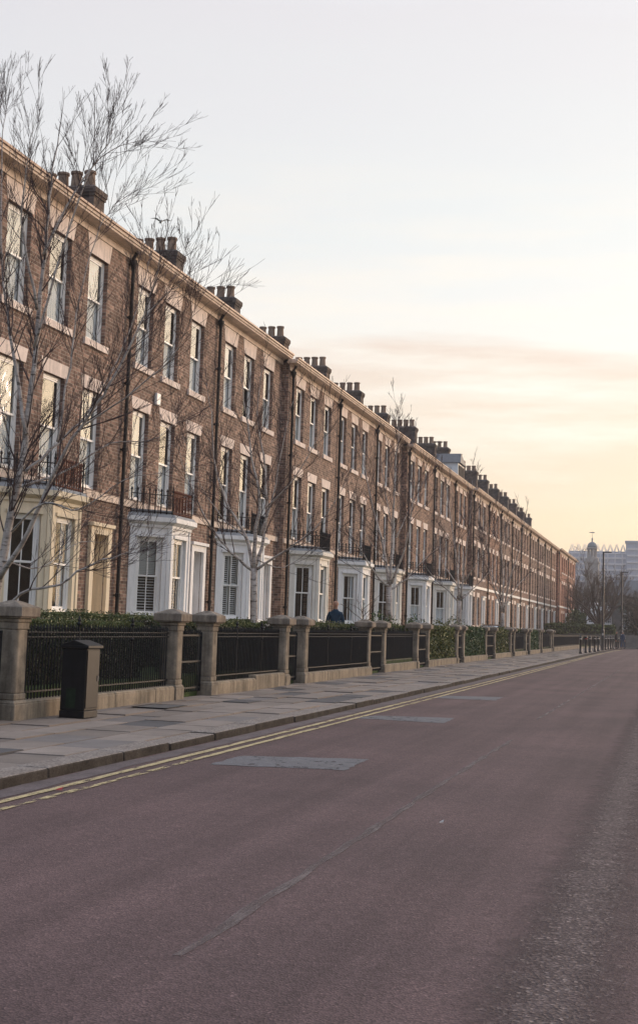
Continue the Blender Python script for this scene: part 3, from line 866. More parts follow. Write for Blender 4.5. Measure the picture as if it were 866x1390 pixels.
def make_house(spec):
    X, y0, y1 = spec['X'], spec['y'][0], spec['y'][1]
    Ln = y1 - y0
    gut, fz, sill2, w2top = spec['gut'], spec['frieze'], spec['sill2'], spec['w2top']
    f1b, f1t, strz = spec['f1'][0], spec['f1'][1], spec['string']
    o = empty('terraced_house', (X, y0, 0))
    tag(o, spec['label'], 'house', 'brick houses of the terrace')
    T = lambda p: (p[1], p[0], p[2])
    brick = spec.get('brick', 'brick')
    W = [c - y0 for c in spec['w']]; ww = spec.get('ww', 1.26)
    holes = []
    for c in W:
        holes.append((c - ww / 2, c + ww / 2, sill2, w2top)); holes.append((c - ww / 2, c + ww / 2, f1b, f1t))
    bay = spec.get('bay')
    door = spec.get('door')
    gwin = spec.get('gwin', [])
    if bay:
        holes.append((bay[0] + 0.25, bay[3] - 0.25, FLOOR, 4.0))
    if door:
        holes.append((door[0] + 0.24, door[1] - 0.24, FLOOR, 3.78))
    for c in gwin:
        holes.append((c - y0 - 0.55, c - y0 + 0.55, 1.75, 3.95))
    m = MB(T)
    holed_wall(m, 0, Ln, 0.0, gut - 0.23, holes, 0.27)
    m.T = None
    ztop = gut - 0.23
    back = -9.0
    m.quad((0, 0, 0), (0, 0, ztop), (back, 0, ztop), (back, 0, 0)); m.quad((0, Ln, 0), (back, Ln, 0), (back, Ln, ztop), (0, Ln, ztop))
    m.quad((back, 0, 0), (back, 0, ztop), (back, Ln, ztop), (back, Ln, 0))
    rz_ = gut + 0.05 + 4.6 * 0.52
    m.poly([(0, 0.001, ztop), (-4.5, 0.001, rz_ - 0.1), (back, 0.001, ztop)]); m.poly([(0, Ln - 0.001, ztop), (-4.5, Ln - 0.001, rz_ - 0.1), (back, Ln - 0.001, ztop)])
    m.build('wall', brick, o)
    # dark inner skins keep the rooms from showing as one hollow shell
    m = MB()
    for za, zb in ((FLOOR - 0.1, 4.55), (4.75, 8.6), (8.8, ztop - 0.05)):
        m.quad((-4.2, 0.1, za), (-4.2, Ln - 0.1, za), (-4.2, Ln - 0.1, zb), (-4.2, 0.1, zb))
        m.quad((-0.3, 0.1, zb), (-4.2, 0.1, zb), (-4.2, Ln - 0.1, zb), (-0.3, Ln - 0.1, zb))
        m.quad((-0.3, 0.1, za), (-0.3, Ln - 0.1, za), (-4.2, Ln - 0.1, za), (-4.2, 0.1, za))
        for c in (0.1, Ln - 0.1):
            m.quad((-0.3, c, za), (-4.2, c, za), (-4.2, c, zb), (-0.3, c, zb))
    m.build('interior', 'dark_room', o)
    # roof
    m = MB()
    s0, s1 = 0.0, Ln
    zr = gut + 0.02
    for dz in (0.0,):
        i = [m.pt(p) for p in ((0.16, s0, zr - 0.05), (0.16, s1, zr - 0.05), (-4.5, s1, zr + 4.66 * 0.52), (-4.5, s0, zr + 4.66 * 0.52),
                               (-9.2, s0, zr - 0.1), (-9.2, s1, zr - 0.1))]
        m.f += [(i[0], i[1], i[2], i[3]), (i[3], i[2], i[5], i[4])]
        i2 = [m.pt((v[0], v[1], v[2] - 0.12)) for v in [m.v[k] for k in i]]
        m.f += [(i2[3], i2[2], i2[1], i2[0]), (i2[4], i2[5], i2[2], i2[3]), (i[1], i[0], i2[0], i2[1])]
    rf = m.build('roof', 'slate', o)
    # eaves cornice: frieze board, soffit, moulded fascia, gutter
    m = MB(T)
    e0 = -0.34 if spec.get('step') else 0.0
    e1 = 0.0 if not spec.get('last') else 0.05
    hgt = gut - fz
    st = spec.get('step')
    m.box(0.003, Ln - 0.003, 0.0, 0.05, fz, gut - 0.25)
    m.box(-0.06 if st else 0.003, Ln - 0.003, 0.0, 0.10, gut - 0.25, gut - 0.215)
    m.box(-0.34 if st else 0.003, Ln - 0.003, 0.0, 0.43, gut - 0.213, gut - 0.15)
    m.box(-0.37 if st else 0.003, Ln - 0.003, 0.05, 0.47, gut - 0.148, gut - 0.065)
    m.build('cornice', 'sandstone', o)
    m = MB(T); a = 0.004 if not spec.get('step') else -0.36
    m.box(a, Ln - 0.004, 0.36, 0.52, gut - 0.062, gut); m.build('gutter', 'copper_gutter', o)
    if spec.get('step'):
        # the return of the stepped front, and the pilaster strip beside it
        pass
    # string course
    m = MB(T); m.box(0.003, Ln - 0.003, 0.0, 0.07, strz - 0.2, strz); m.build('string_course', spec.get('band', 'sandstone'), o)
    # upper windows
    lt = spec['lt']
    for k, c in enumerate(W):
        cu = hr.choice(['net', 'net', 'net', 'full', 'roller', None, 'net'])
        add_window(o, c, sill2, ww, w2top - sill2, spec.get('bars2', 0), curtain=cu, depth=0.125, sill=(0.17, 0.19, 0.07), lintel=(lt[1] - w2top if False else round(fz - w2top, 2), 0.06, 0.20))
        cu = hr.choice(['net', 'net', 'net', 'net', 'full', None])
        add_window(o, c, f1b, ww, f1t - f1b, 0, curtain=cu, depth=0.125, sill=spec.get('sill1'), lintel=(round(lt[0] - f1t, 2), 0.08, 0.17))
    # downpipe at the near end
    px = spec.get('pipe', 0.12)
    m = MB() if px is not None else None
    if m is None:
        px = 0.0; m = MB()
    m.tube([(0.11, px, FLOOR - 0.5), (0.11, px, fz + 0.05), (0.20, px, gut - 0.22)], 0.058, 8)
    m.lathe(0.11, px, [(0.06, fz - 0.28), (0.12, fz - 0.10), (0.12, fz - 0.02), (0.06, fz)], 8)
    for z in (2.1, 4.4, 6.4, 8.4, 10.4):
        m.lathe(0.11, px, [(0.06, z - 0.06), (0.082, z - 0.05), (0.082, z + 0.05), (0.06, z + 0.06)], 8)
        m.box(0.0, 0.10, px - 0.07, px + 0.07, z - 0.02, z + 0.02)
    if spec.get('pipe', 0.12) is not None:
        m.build('downpipe', 'pipe_iron', o)
    # bay window
    stucco = spec.get('stucco', 'stucco_white'); paint = spec.get('paint', 'white_paint')
    if bay:
        build_bay(o, bay, spec, stucco, paint)
    if door:
        m = MB(T); a, b = door
        m.box(a, a + 0.235, -0.02, 0.10, FLOOR - 0.5, 3.82); m.box(b - 0.235, b, -0.02, 0.10, FLOOR - 0.5, 3.82)
        m.box(a, b, -0.018, 0.102, 3.785, 4.0); m.box(a - 0.06, b + 0.06, -0.01, 0.18, 4.0, 4.1)
        m.box(a + 0.24, a + 0.26, -0.5, -0.02, FLOOR - 0.5, 3.78); m.box(b - 0.26, b - 0.24, -0.5, -0.02, FLOOR - 0.5, 3.78)
        m.box(a + 0.24, b - 0.24, -0.5, -0.02, 3.76, 3.783)
        m.build('door_surround', stucco, o)
        m = MB(T); a2, b2 = a + 0.262, b - 0.262
        m.box(a2, b2, -0.46, -0.40, FLOOR, 3.1)
        for i in range(2):
            for (za, zb) in ((FLOOR + 0.15, FLOOR + 0.75), (FLOOR + 0.9, 2.95)):
                q0 = a2 + 0.08 + i * (b2 - a2 - 0.06) / 2; q1 = q0 + (b2 - a2) / 2 - 0.14
                m.box(q0, q1, -0.405, -0.385, za, zb, 0.02)
        d = m.build('door', spec.get('door_mat', 'door_grey'), o)
        k = MB(T); k.lathe(0, 0, [(0.01, 0), (0.03, 0.03), (0.02, 0.06)], 8); 
        k = MB(T); k.box(b2 - 0.12, b2 - 0.07, -0.385, -0.33, FLOOR + 0.95, FLOOR + 1.0); k.build('handle', 'cover_iron', d)
        m = MB(T); m.box(a2, b2, -0.46, -0.41, 3.1, 3.16); m.box(a2, b2, -0.455, -0.415, 3.7, 3.758); m.box((a2 + b2) / 2 - 0.02, (a2 + b2) / 2 + 0.02, -0.45, -0.42, 3.16, 3.7)
        fl = m.build('fanlight', paint, o)
        m = MB(T); m.quad((a2, -0.435, 3.16), (b2, -0.435, 3.16), (b2, -0.435, 3.7), (a2, -0.435, 3.7)); m.build('pane', 'window_glass', fl)
        m = MB(T)
        for i in range(3):
            m.box(a - 0.05 + 0.0, b + 0.05, 0.0, 0.35 + 0.3 * (2 - i), FLOOR - 0.62 + 0.2 * i, FLOOR - 0.44 + 0.2 * i)
        m.build('doorstep', 'sandstone', o)
    for c in gwin:
        add_window(o, c - y0, 1.75, 1.1, 2.2, 1, curtain=hr.choice(['net', 'slats', 'pair', None]), depth=0.10, sill=(0.15, 0.16, 0.06), lintel=(0.36, 0.06, 0.14))
    # chimney on the far party wall
    ch = spec.get('chimney')
    if ch:
        xf, top, npots, ln = ch
        cx = xf - X
        m = MB()
        m.box(cx - ln, cx, Ln - 0.38, Ln + 0.38, 11.6, top - 0.36)
        m.box(cx - ln - 0.04, cx + 0.04, Ln - 0.41, Ln + 0.41, top - 0.36, top - 0.27)
        m.box(cx - ln - 0.07, cx + 0.07, Ln - 0.44, Ln + 0.44, top - 0.27, top - 0.1)
        m.box(cx - ln - 0.05, cx + 0.05, Ln - 0.42, Ln + 0.42, top - 0.1, top, 0.13)
        st = m.build('chimney', 'brick_chimney', o)
        for i in range(npots):
            p = (cx - 0.34 - i * (ln - 0.62) / max(1, npots - 1), Ln, top - 0.02)
            kind = hr.choice([0, 0, 1, 2]) if npots < 4 else 0
            link('chimney_pot', shared(('pot', kind), lambda: pot_mesh(kind)), st, p)
    if spec.get('alarm'):
        m = MB(T); a, z = spec['alarm']; m.box(a - 0.16, a + 0.16, 0.003, 0.1, z - 0.19, z + 0.19); bevel(m.build('alarm_box', 'white_paint', o), 0.02)
    if spec.get('dormer'):
        build_dormer(o, spec['dormer'], gut)
    return o

def pot_mesh(kind):
    m = MB()
    if kind == 0:
        m.lathe(0, 0, [(0.20, 0), (0.175, 0.08), (0.155, 0.44), (0.19, 0.46), (0.19, 0.53), (0.13, 0.535)], 10)
    elif kind == 1:
        m.lathe(0, 0, [(0.19, 0), (0.16, 0.1), (0.145, 0.38), (0.145, 0.44), (0.26, 0.46), (0.25, 0.53), (0.12, 0.56)], 10)
    else:
        m.lathe(0, 0, [(0.20, 0), (0.185, 0.40), (0.21, 0.41), (0.21, 0.50), (0.14, 0.505)], 10)
    return m.mesh('chimney_pot', 'terracotta', True if False else False)

def build_bay(o, bay, spec, stucco, paint):
    r0, f0, f1, r1, pr = bay
    plan = [(0.0, r0), (pr, f0), (pr, f1), (0.0, r1)]
    zt, zc = spec['string'] - 0.74, spec['string'] - 0.43
    wz0, wz1 = 1.55, 3.92
    m = MB()
    faces = []
    for k in range(3):
        T, ln = face_T(plan[k], plan[k + 1])
        ww = ln - (0.52 if k != 1 else 0.56)
        c = ln / 2
        m.T = T
        holed_wall(m, 0, ln, 0.3, zt, [(c - ww / 2, c + ww / 2, wz0, wz1)], 0.20)
        # plinth, corner pilasters and hood moulds
        m.box(0.03, ln - 0.03, 0.0, 0.035, 0.3, 1.38); m.box(0.0, ln, 0.0, 0.06, 1.40, wz0 - 0.003)
        m.box(0.0, 0.11, 0.0, 0.030, wz0, zt); m.box(ln - 0.11, ln, 0.0, 0.030, wz0, zt)
        m.box(c - ww / 2 - 0.05, c + ww / 2 + 0.05, 0.0, 0.045, wz1 + 0.004, wz1 + 0.09)
        faces.append((T, ln, ww, c))
    m.T = None
    b = m.build('bay_window', stucco, o)
    def off(d):
        return [(0.0, r0 - d * 1.1), (pr + d, f0 - d * 0.45), (pr + d, f1 + d * 0.45), (0.0, r1 + d * 1.1)]
    m = MB()
    m.prism(off(0.05), zt, zt + 0.08); m.prism(off(0.05), zt + 0.08, zt + 0.17, off(0.19)); m.prism(off(0.20), zt + 0.17, zc)
    m.build('cornice', stucco, b)
    m = MB(); m.prism(off(0.17), zc, zc + 0.10, off(0.10)); m.prism(off(0.0), zc + 0.10, spec['string'] - 0.205); m.build('roof_lead', 'lead', b)
    kinds = spec.get('blinds', ['net', 'net', 'net'])
    for (T, ln, ww, c), ck in zip(faces, kinds):
        p0, p1 = Vector(T((0, 0, 0))), Vector(T((1, 0, 0)))
        rz = math.atan2(p1.y - p0.y, p1.x - p0.x) - math.pi / 2
        add_window(b, c, wz0, ww, wz1 - wz0, 1, paint, T, rz, 0.10, None, None, ck)
    # balcony rail over the bay
    zb, ztp = zc + 0.10, spec['string'] + 0.46
    q = off(0.02)
    for (A, B, kn) in ((Vector((0.02, q[0][1], 0)), Vector((*q[1], 0)), 1), (Vector((*q[2], 0)), Vector((0.02, q[3][1], 0)), 0)):
        m = MB(); railing_run(m, (A.x, A.y), (B.x, B.y), zb, ztp, 0.19, True, 0.02)
        p = B if kn else A
        m.tube([(p.x, p.y, zb), (p.x, p.y, ztp + 0.02), (p.x, p.y, ztp + 0.12)], [0.022, 0.022, 0.004], 6)
        for i in range(5):
            p = A.lerp(B, (i + 0.5) / 5); d = (B - A).normalized() * 0.1
            m.tube([p + d * math.cos(t * 0.7854) + Vector((0, 0, zb + 0.40 + 0.1 * math.sin(t * 0.7854))) for t in range(9)], 0.008, 4)
        m.build('balcony_railing', 'black_iron', o)
    m = MB(); railing_run(m, q[1], q[2], zb, ztp, 0.125, True, 0.018)
    n = 6
    for i in range(n):
        p = Vector((q[1][0], q[1][1] + (q[2][1] - q[1][1]) * (i + 0.5) / n, 0))
        m.tube([p + Vector((0, 0.08 * math.cos(t * 0.7854), zb + 0.42 + 0.08 * math.sin(t * 0.7854))) for t in range(9)], 0.008, 4)
    rr = m.build('balcony_railing', spec.get('rail', 'rusty_iron'), o)
    if spec.get('rail', 'rusty_iron') == 'rusty_iron':
        rr['label'] = 'rusty red front of the balcony railing'

def build_dormer(o, at, gut):
    s, wd = at
    m = MB()
    xf = -1.6; z0 = gut + 0.6; z1 = gut + 2.3
    m.box(-4.0, xf, s - wd / 2, s + wd / 2, z0, z1)
    d = m.build('dormer', 'white_paint', o)
    m = MB()
    m.prism([(-4.2, s - wd / 2 - 0.15), (xf + 0.2, s - wd / 2 - 0.15), (xf + 0.2, s + wd / 2 + 0.15), (-4.2, s + wd / 2 + 0.15)], z1, z1 + 0.9,
            [(-4.2, s - 0.05), (xf + 0.0, s - 0.05), (xf + 0.0, s + 0.05), (-4.2, s + 0.05)])
    m.build('roof', 'slate', d)
    m = MB(lambda p: (p[1], p[0], p[2]))
    m.box(s - wd / 2 + 0.2, s + wd / 2 - 0.2, xf - 0.02, xf + 0.03, z0 + 0.5, z1 - 0.15); m.build('pane', 'dark_room', d)

S1 = dict(X=-15.9, gut=12.60, frieze=12.17, sill2=9.17, w2top=11.62, f1=(5.02, 7.78), string=4.96, lt=(8.15, 0))
S2 = dict(X=-15.6, gut=12.40, frieze=11.95, sill2=9.17, w2top=11.50, f1=(4.98, 7.68), string=4.92, lt=(8.06, 0))
S3 = dict(X=-15.3, gut=12.18, frieze=11.74, sill2=9.05, w2top=11.36, f1=(4.92, 7.62), string=4.86, lt=(8.00, 0))
S4 = dict(X=-15.0, gut=12.16, frieze=11.66, sill2=9.33, w2top=11.32, f1=(5.45, 7.85), string=4.78, lt=(8.26, 0), sill1=(0.15, 0.16, 0.06), brick='brick', band='white_paint')
S5 = dict(X=-14.75, gut=12.25, frieze=11.75, sill2=9.40, w2top=11.45, f1=(5.00, 7.85), string=4.90, lt=(8.26, 0), brick='brick_red', band='white_paint')
def bay_at(st, pr=0.95):
    return (st, st + 0.98, st + 2.62, st + 3.5, pr)
specs = [
 dict(S1, y=(26.2, 36.16), w=(29.35, 31.7, 34.1), pipe=None, bay=bay_at(2.9), door=(8.1, 9.52), stucco='stucco_cream', paint='white_paint', door_mat='door_paint', blinds=[None, 'pair', None],
      chimney=(-16.97, 14.45, 4, 1.95), label='brick house with cream bay and cream doorway behind the nearest birch'),
 dict(S1, y=(36.16, 44.17), w=(37.65, 39.9, 42.3), bay=bay_at(1.05), door=(6.2, 7.62), blinds=['slats', 'slats', 'net'], alarm=(1.5 + 1.15, 8.35),
      chimney=(-17.42, 14.75, 4, 1.95), label='brick house with slatted blinds in its white bay and a white doorway'),
 dict(S1, y=(44.17, 52.4), w=(45.8, 48.05, 50.55), bay=bay_at(0.95), door=(6.05, 7.5), blinds=['shutters', 'shutters', 'net'], rail='black_iron',
      chimney=(-17.97, 15.08, 4, 1.95), label='brick house with louvred shutters in its white bay behind the second birch'),
 dict(S2, y=(52.4, 60.79), w=(54.25, 56.55, 58.98), bay=bay_at(1.1, 1.0), step=True, pipe=0.35, stucco='stucco_ivory', blinds=[None, 'net', 'net'], rail='black_iron',
      chimney=(-18.27, 15.26, 4, 1.95), label='brick house with ivory bay and dark panes just past the first roof step'),
 dict(S2, y=(60.79, 69.0), w=(61.95, 64.3, 66.65), bay=bay_at(1.0), blinds=['pair', 'net', 'net'], stucco='stucco_white', rail='black_iron', ww=1.2,
      chimney=(-18.32, 15.43, 4, 1.95), label='brick house whose white bay stands behind the man in the navy jacket'),
 dict(S2, y=(69.0, 76.3), w=(70.07, 72.25, 74.75), bay=bay_at(0.8), stucco='stucco_ivory', blinds=[None, 'net', 'net'], rail='black_iron', ww=1.2,
      chimney=(-18.12, 15.37, 4, 1.95), label='brick house with ivory bay behind the third birch, before the second roof step'),
 dict(S3, y=(76.3, 85.0), w=(78.05, 80.4, 82.75), bay=bay_at(0.9), step=True, pipe=0.3, blinds=['net', 'net', None], rail='black_iron',
      chimney=(-18.37, 15.44, 4, 1.95), label='brick house with bright white bay just past the second roof step'),
 dict(S3, y=(85.0, 93.5), w=(86.2, 88.6, 91.05), bay=bay_at(0.9), stucco='stucco_ivory', blinds=['net', None, 'net'], rail='black_iron',
      chimney=(-18.12, 15.84, 5, 2.4), label='brick house carrying the broad five pot chimney at its far side'),
 dict(S3, y=(93.5, 100.4), w=(94.8, 96.75, 98.7), bay=bay_at(0.7), blinds=['net', None, None], rail='black_iron', ww=1.15,
      chimney=(-17.92, 15.58, 4, 1.9), label='brick house behind the fourth birch, last with a bay window'),
]
far = [
 ((100.4, 109.0), (102.0, 104.5, 107.1), 'flat fronted brick house with slate dormer just past the third roof step', True),
 ((109.0, 117.0), (110.6, 113.1, 115.5), 'flat fronted brick house next beyond the one with the dormer', None),
 ((117.0, 125.3), (118.6, 121.1, 123.6), 'flat fronted brick house second beyond the one with the dormer', None),
 ((125.3, 133.0), (127.0, 129.3, 131.6), 'flat fronted brick house third beyond the one with the dormer', None),
 ((133.0, 141.3), (134.8, 137.2, 139.7), 'flat fronted brick house fourth beyond the one with the dormer', None),
 ((141.3, 149.6), (142.8, 145.5, 148.2), 'flat fronted brick house fifth beyond the one with the dormer', None),
 ((149.6, 157.8), (151.0, 153.6, 156.2), 'brick house third nearest to the bare brick pier', None),
 ((157.8, 165.7), (159.2, 161.9, 164.2), 'brick house second nearest to the bare brick pier', None),
 ((165.7, 174.6), (167.1, 169.5, 171.9), 'brick house whose far side touches the bare brick pier', None),
]
for (ya, yb), ws, lab, dm in far:
    L_ = yb - ya
    specs.append(dict(S4, y=(ya, yb), w=ws, gwin=[ws[0], ws[1]], door=(ws[2] - ya - 0.75, ws[2] - ya + 0.75), label=lab, step=bool(dm), pipe=0.25,
                      ww=1.2, dormer=(4.3, 3.0) if dm else None, chimney=(-18.3, 16.45 if ya < 150 else 16.2, 3, 1.6)))
specs.append(dict(S5, y=(174.6, 189.5), w=(181.0, 184.2, 187.5), gwin=[181.0, 184.2], door=(12.1, 13.7), ww=1.5, step=True, pipe=0.3, chimney=None,
                  label='redder brick house starting with the bare brick pier near the terrace end'))
specs.append(dict(S5, y=(189.5, 205.0), w=(191.4, 195.8, 200.6), gwin=[191.4, 200.6], door=(5.5, 7.1), ww=1.5, last=True, chimney=None,
                  label='end house of the terrace, at the corner under the cupola tower'))
for s in specs:
    make_house(s)

# ------------------------------------------------------------------ gate posts, railings, gates
WALL_X = -8.95
def post_meshes():
    m = MB(); m.box(-0.205, 0.205, -0.205, 0.205, -0.05, 0.22); m.box(-0.205, 0.205, -0.205, 0.205, 0.22, 0.27, 0.035)
    pl = m.mesh('plinth', 'post_stone')
    m = MB(); a, c = 0.165, 0.04
    oc = [(-a, -a + c), (-a + c, -a), (a - c, -a), (a, -a + c), (a, a - c), (a - c, a), (-a + c, a), (-a, a - c)]
    m.box(-0.17, 0.17, -0.17, 0.17, 0.268, 0.36); m.prism(oc, 0.36, 1.24); m.box(-0.17, 0.17, -0.17, 0.17, 1.24, 1.34); m.box(-0.19, 0.19, -0.19, 0.19, 1.34, 1.395)
    sh = m.mesh('shaft', 'post_stone')
    m = MB(); m.box(-0.24, 0.24, -0.24, 0.24, 1.397, 1.418); m.box(-0.275, 0.275, -0.275, 0.275, 1.419, 1.552)
    m.box(-0.275, 0.275, -0.275, 0.275, 1.552, 1.628, 0.18); m.box(-0.095, 0.095, -0.095, 0.095, 1.628, 1.643, 0.06)
    cp = m.mesh('cap', 'cap_stone')
    return pl, sh, cp
PM = post_meshes()
def post(y, label):
    o = empty('gate_post', (WALL_X - (0.12 if y > 35 else 0) + rnd.uniform(-0.01, 0.01), y, 0), rnd.uniform(-0.02, 0.02))
    tag(o, label, 'gate post', 'sandstone gate posts along the pavement')
    for nme, me in zip(('plinth', 'shaft', 'cap'), PM):
        bevel(link(nme, me, o), 0.018, 2)
    return o

ordn = ['black cabinet', 'one garden', 'two gardens', 'three gardens', 'four gardens', 'five gardens', 'six gardens', 'seven gardens', 'eight gardens', 'nine gardens', 'ten gardens']
gates = [(15.1, 17.0), (23.15, 25.1), (30.25, 31.95), (39.5, 41.75), (47.3, 49.5), (56.3, 58.1), (65.3, 68.6), (75.4, 77.0), (83.3, 85.5), (91.8, 93.4), (100.6, 102.1)]
gate_txt = ['gate nearest the camera, before the black cabinet', 'gate just beyond the black cabinet', 'gate below the trunk of the second birch', 'gate just beyond the man in navy',
            'gate second beyond the man in navy', 'gate third beyond the man in navy', 'gate fourth beyond the man in navy', 'gate fifth beyond the man in navy',
            'gate level with the bonnet of the parked car', 'gate next past the parked car', 'last gate before the long railing']
def spears(m, y0, y1, z0, z1, gap, xr=0.0, r=0.0095):
    n = max(2, int(round((y1 - y0) / gap)))
    for i in range(n):
        y = y0 + (i + 0.5) * (y1 - y0) / n
        m.tube([(xr, y, z0), (xr, y, z1 - 0.09)], r, 4, False)
        m.tube([(xr, y, z1 - 0.10), (xr, y, z1 - 0.065), (xr, y, z1)], [r, 0.019, 0.002], 4, False)
def make_gate(y0, y1, txt):
    a, b = y0 + 0.2, y1 - 0.2
    o = empty('iron_gate', (WALL_X - 0.05, a, 0.02)); tag(o, 'black iron ' + txt, 'gate', 'iron gates between the stone posts')
    w_ = b - a
    m = MB()
    for z in (0.12, 0.62, 1.12):
        m.box(-0.012, 0.012, 0.02, w_ - 0.02, z, z + 0.035)
    for y in (0.02, w_ - 0.05):
        m.box(-0.016, 0.016, y, y + 0.03, 0.06, 1.2)
    m.build('frame', 'black_iron', o)
    m = MB(); spears(m, 0.06, w_ - 0.06, 0.06, 1.26, 0.10, 0.0, 0.013); m.build('bars', 'black_iron', o)
for (a, b), t in zip(gates, gate_txt):
    post(a, 'post on the near side of the ' + t) if a > 15.5 or True else None
    post(b, 'post on the far side of the ' + t)
    make_gate(a, b, t)

plots = [(gates[i][1], gates[i + 1][0]) for i in range(len(gates) - 1)]
plot_txt = ['behind the black cabinet', 'below the shuttered white bay', 'in front of the man in the navy jacket', 'one garden past the man in navy', 'with yellowish laurel pressing through it',
            'with green laurel pressing through it, below the fourth birch', 'in front of the parked car', 'just past the parked car', 'two gardens past the parked car', 'next before the long far railing']
for i, ((a, b), t) in enumerate(zip(plots, plot_txt)):
    y0, y1 = a + 0.21, b - 0.21
    x = WALL_X - (0.12 if a > 35 else 0)
    o = empty('garden_railing', (x, y0, 0)); ln = y1 - y0
    tag(o, 'black spear topped railing ' + t, 'railing', 'iron railings along the pavement')
    m = MB(); r = random.Random(i)
    yy = 0.0
    step_at = ln * 0.42 if i == 1 else None
    while yy < ln - 0.01:
        e = min(ln, yy + r.uniform(1.1, 1.9))
        if ln - e < 0.5: e = ln
        h = 0.245 + (0.06 if (step_at and yy > step_at * 0.8) else 0) + r.uniform(-0.004, 0.004)
        m.box(-0.17, 0.18 + r.uniform(-0.004, 0.004), yy + 0.003, e - 0.003, -0.06, h - 0.03); m.box(-0.17, 0.18, yy + 0.003, e - 0.003, h - 0.03, h, 0.025)
        yy = e
    bevel(m.build('coping', 'coping_stone', o), 0.012, 1)
    m = MB(); zt = 1.33
    for z in (1.13, 1.20):
        m.tube([(0, -0.04, z), (0, ln + 0.04, z)], 0.012, 6)
    m.box(-0.012, 0.012, -0.04, ln + 0.04, 0.34, 0.365)
    m.build('rails', 'black_iron', o)
    m = MB(); spears(m, 0.0, ln, 0.24, zt, 0.10, 0.0, 0.015); m.build('bars', 'black_iron', o)
    for q in (0.34, 0.71):
        m = MB(); m.tube([(0, 0, 0.24), (0, 0, 1.36)], 0.018, 6); m.lathe(0, 0, [(0.018, 1.30), (0.04, 1.335), (0.018, 1.37), (0.032, 1.395), (0.004, 1.46)], 8)
        m.lathe(0, 0, [(0.018, 1.06), (0.038, 1.09), (0.018, 1.12)], 8); m.tube([(0, 0, 0.24), (-0.45, 0, 0.30)], 0.01, 4)
        m.build('standard', 'black_iron', o, (0, ln * q, 0))
# long far railing standing on separate stone blocks, following the bend of the kerb
def far_rail(P0, P1, label, blocks=True):
    a, b = Vector((*P0, 0)), Vector((*P1, 0)); ln = (b - a).length; d = (b - a).normalized()
    o = empty('garden_railing', a, math.atan2(-d.x, d.y)); tag(o, label, 'railing', 'iron railings along the pavement')
    m = MB(); yy = 0
    while yy < ln:
        if blocks: m.box(-0.2, 0.22, yy + 0.05, min(ln, yy + 2.6) - 0.12, -0.05, 0.30)
        else: m.box(-0.15, 0.15, yy, min(ln, yy + 2.6), -0.05, 0.12)
        yy += 2.6
    bevel(m.build('coping', 'coping_stone', o), 0.02, 1)
    m = MB()
    for z in (0.34, 1.12, 1.2):
        m.box(-0.014, 0.014, 0, ln, z, z + 0.03)
    m.build('rails', 'black_iron', o)
    m = MB(); spears(m, 0.0, ln, 0.25, 1.33, 0.11, 0, 0.011); m.build('bars', 'black_iron', o)
far_rail((WALL_X - 0.12, 102.4), (-9.0, 131.0), 'long black railing on separate stone blocks beyond the last gate')
far_rail((-8.9, 131.6), (-7.9, 147.5), 'far black railing behind the row of bollards', False)

# ------------------------------------------------------------------ hedges and shrubs
def leaf_cloud(m, pts, size, r, flat=0.4):
    for p in pts:
        s = size * r.uniform(0.6, 1.35)
        a = Vector((r.gauss(0, 1), r.gauss(0, 1), r.gauss(0, 1) * (1 - flat) + 0.2)).normalized()
        b = a.orthogonal().normalized(); b.rotate(Matrix.Rotation(r.uniform(0, 6.28), 3, a)); c = a.cross(b)
        q = Vector(p)
        m.f.append(tuple(m.pt(v) for v in (q - b * s, q + c * s * 0.45, q + b * s, q - c * s * 0.45)))
def hedge(name, x0, x1, y0, y1, z0, z1, mat, label, dens=900, size=0.035, wav=0.05, cat='hedge', group='clipped hedges behind the railings'):
    r = random.Random(int(y0 * 13 + x0 * 7)); m = MB(); pts = []
    sx, sy, sz = x1 - x0, y1 - y0, z1 - z0
    area_t, area_f = sx * sy, sy * sz
    ph = [r.uniform(0, 6) for _ in range(4)]
    def bulge(y, z):
        return wav * (math.sin(y * 1.7 + ph[0]) + math.sin(y * 3.9 + z * 3 + ph[1]) * 0.6)
    for _ in range(int(area_f * dens)):                                     # street side
        y, z = r.uniform(y0, y1), r.uniform(z0, z1)
        pts.append((x1 + bulge(y, z) * 0.6 - abs(r.gauss(0, 0.05)), y, z))
    for _ in range(int(area_t * dens * 1.2)):                               # top
        x, y = r.uniform(x0, x1), r.uniform(y0, y1)
        pts.append((x, y, z1 + bulge(y, x) - abs(r.gauss(0, 0.035)) + (0.07 if r.random() < 0.03 else 0)))
    for _ in range(int(sx * sz * dens)):
        x, z = r.uniform(x0, x1), r.uniform(z0, z1)
        pts.append((x, y0 + abs(r.gauss(0, 0.05)), z)); pts.append((x, y1 - abs(r.gauss(0, 0.05)), z))
    for _ in range(int(area_f * dens * 0.3)):
        pts.append((x0 + abs(r.gauss(0, 0.05)), r.uniform(y0, y1), r.uniform(z0, z1)))
    leaf_cloud(m, pts, size, r)
    o = empty(name, ((x0 + x1) / 2, y0, z0)); tag(o, label, cat, group)
    T0 = Vector(o.location)
    m.v = [tuple(Vector(v) - T0) for v in m.v]
    fo = m.build('foliage', mat, o)
    if mat in ('hedge_leaf', 'hedge_shade_leaf') and group.startswith('clipped'):      # shade put into the colour: darker leaf down the sides, lighter along the top
        fo.data.materials.clear(); fo.data.materials.append(MATS['hedge_leaf']); fo.data.materials.append(MATS['hedge_shade_leaf'])
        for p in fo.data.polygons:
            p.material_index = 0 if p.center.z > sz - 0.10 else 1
    k = MB(); k.box(x0 + 0.10 - T0.x, x1 - 0.12 - T0.x, 0.1, sy - 0.1, 0, sz - 0.12); k.build('twigs', 'soil', o)
    return o
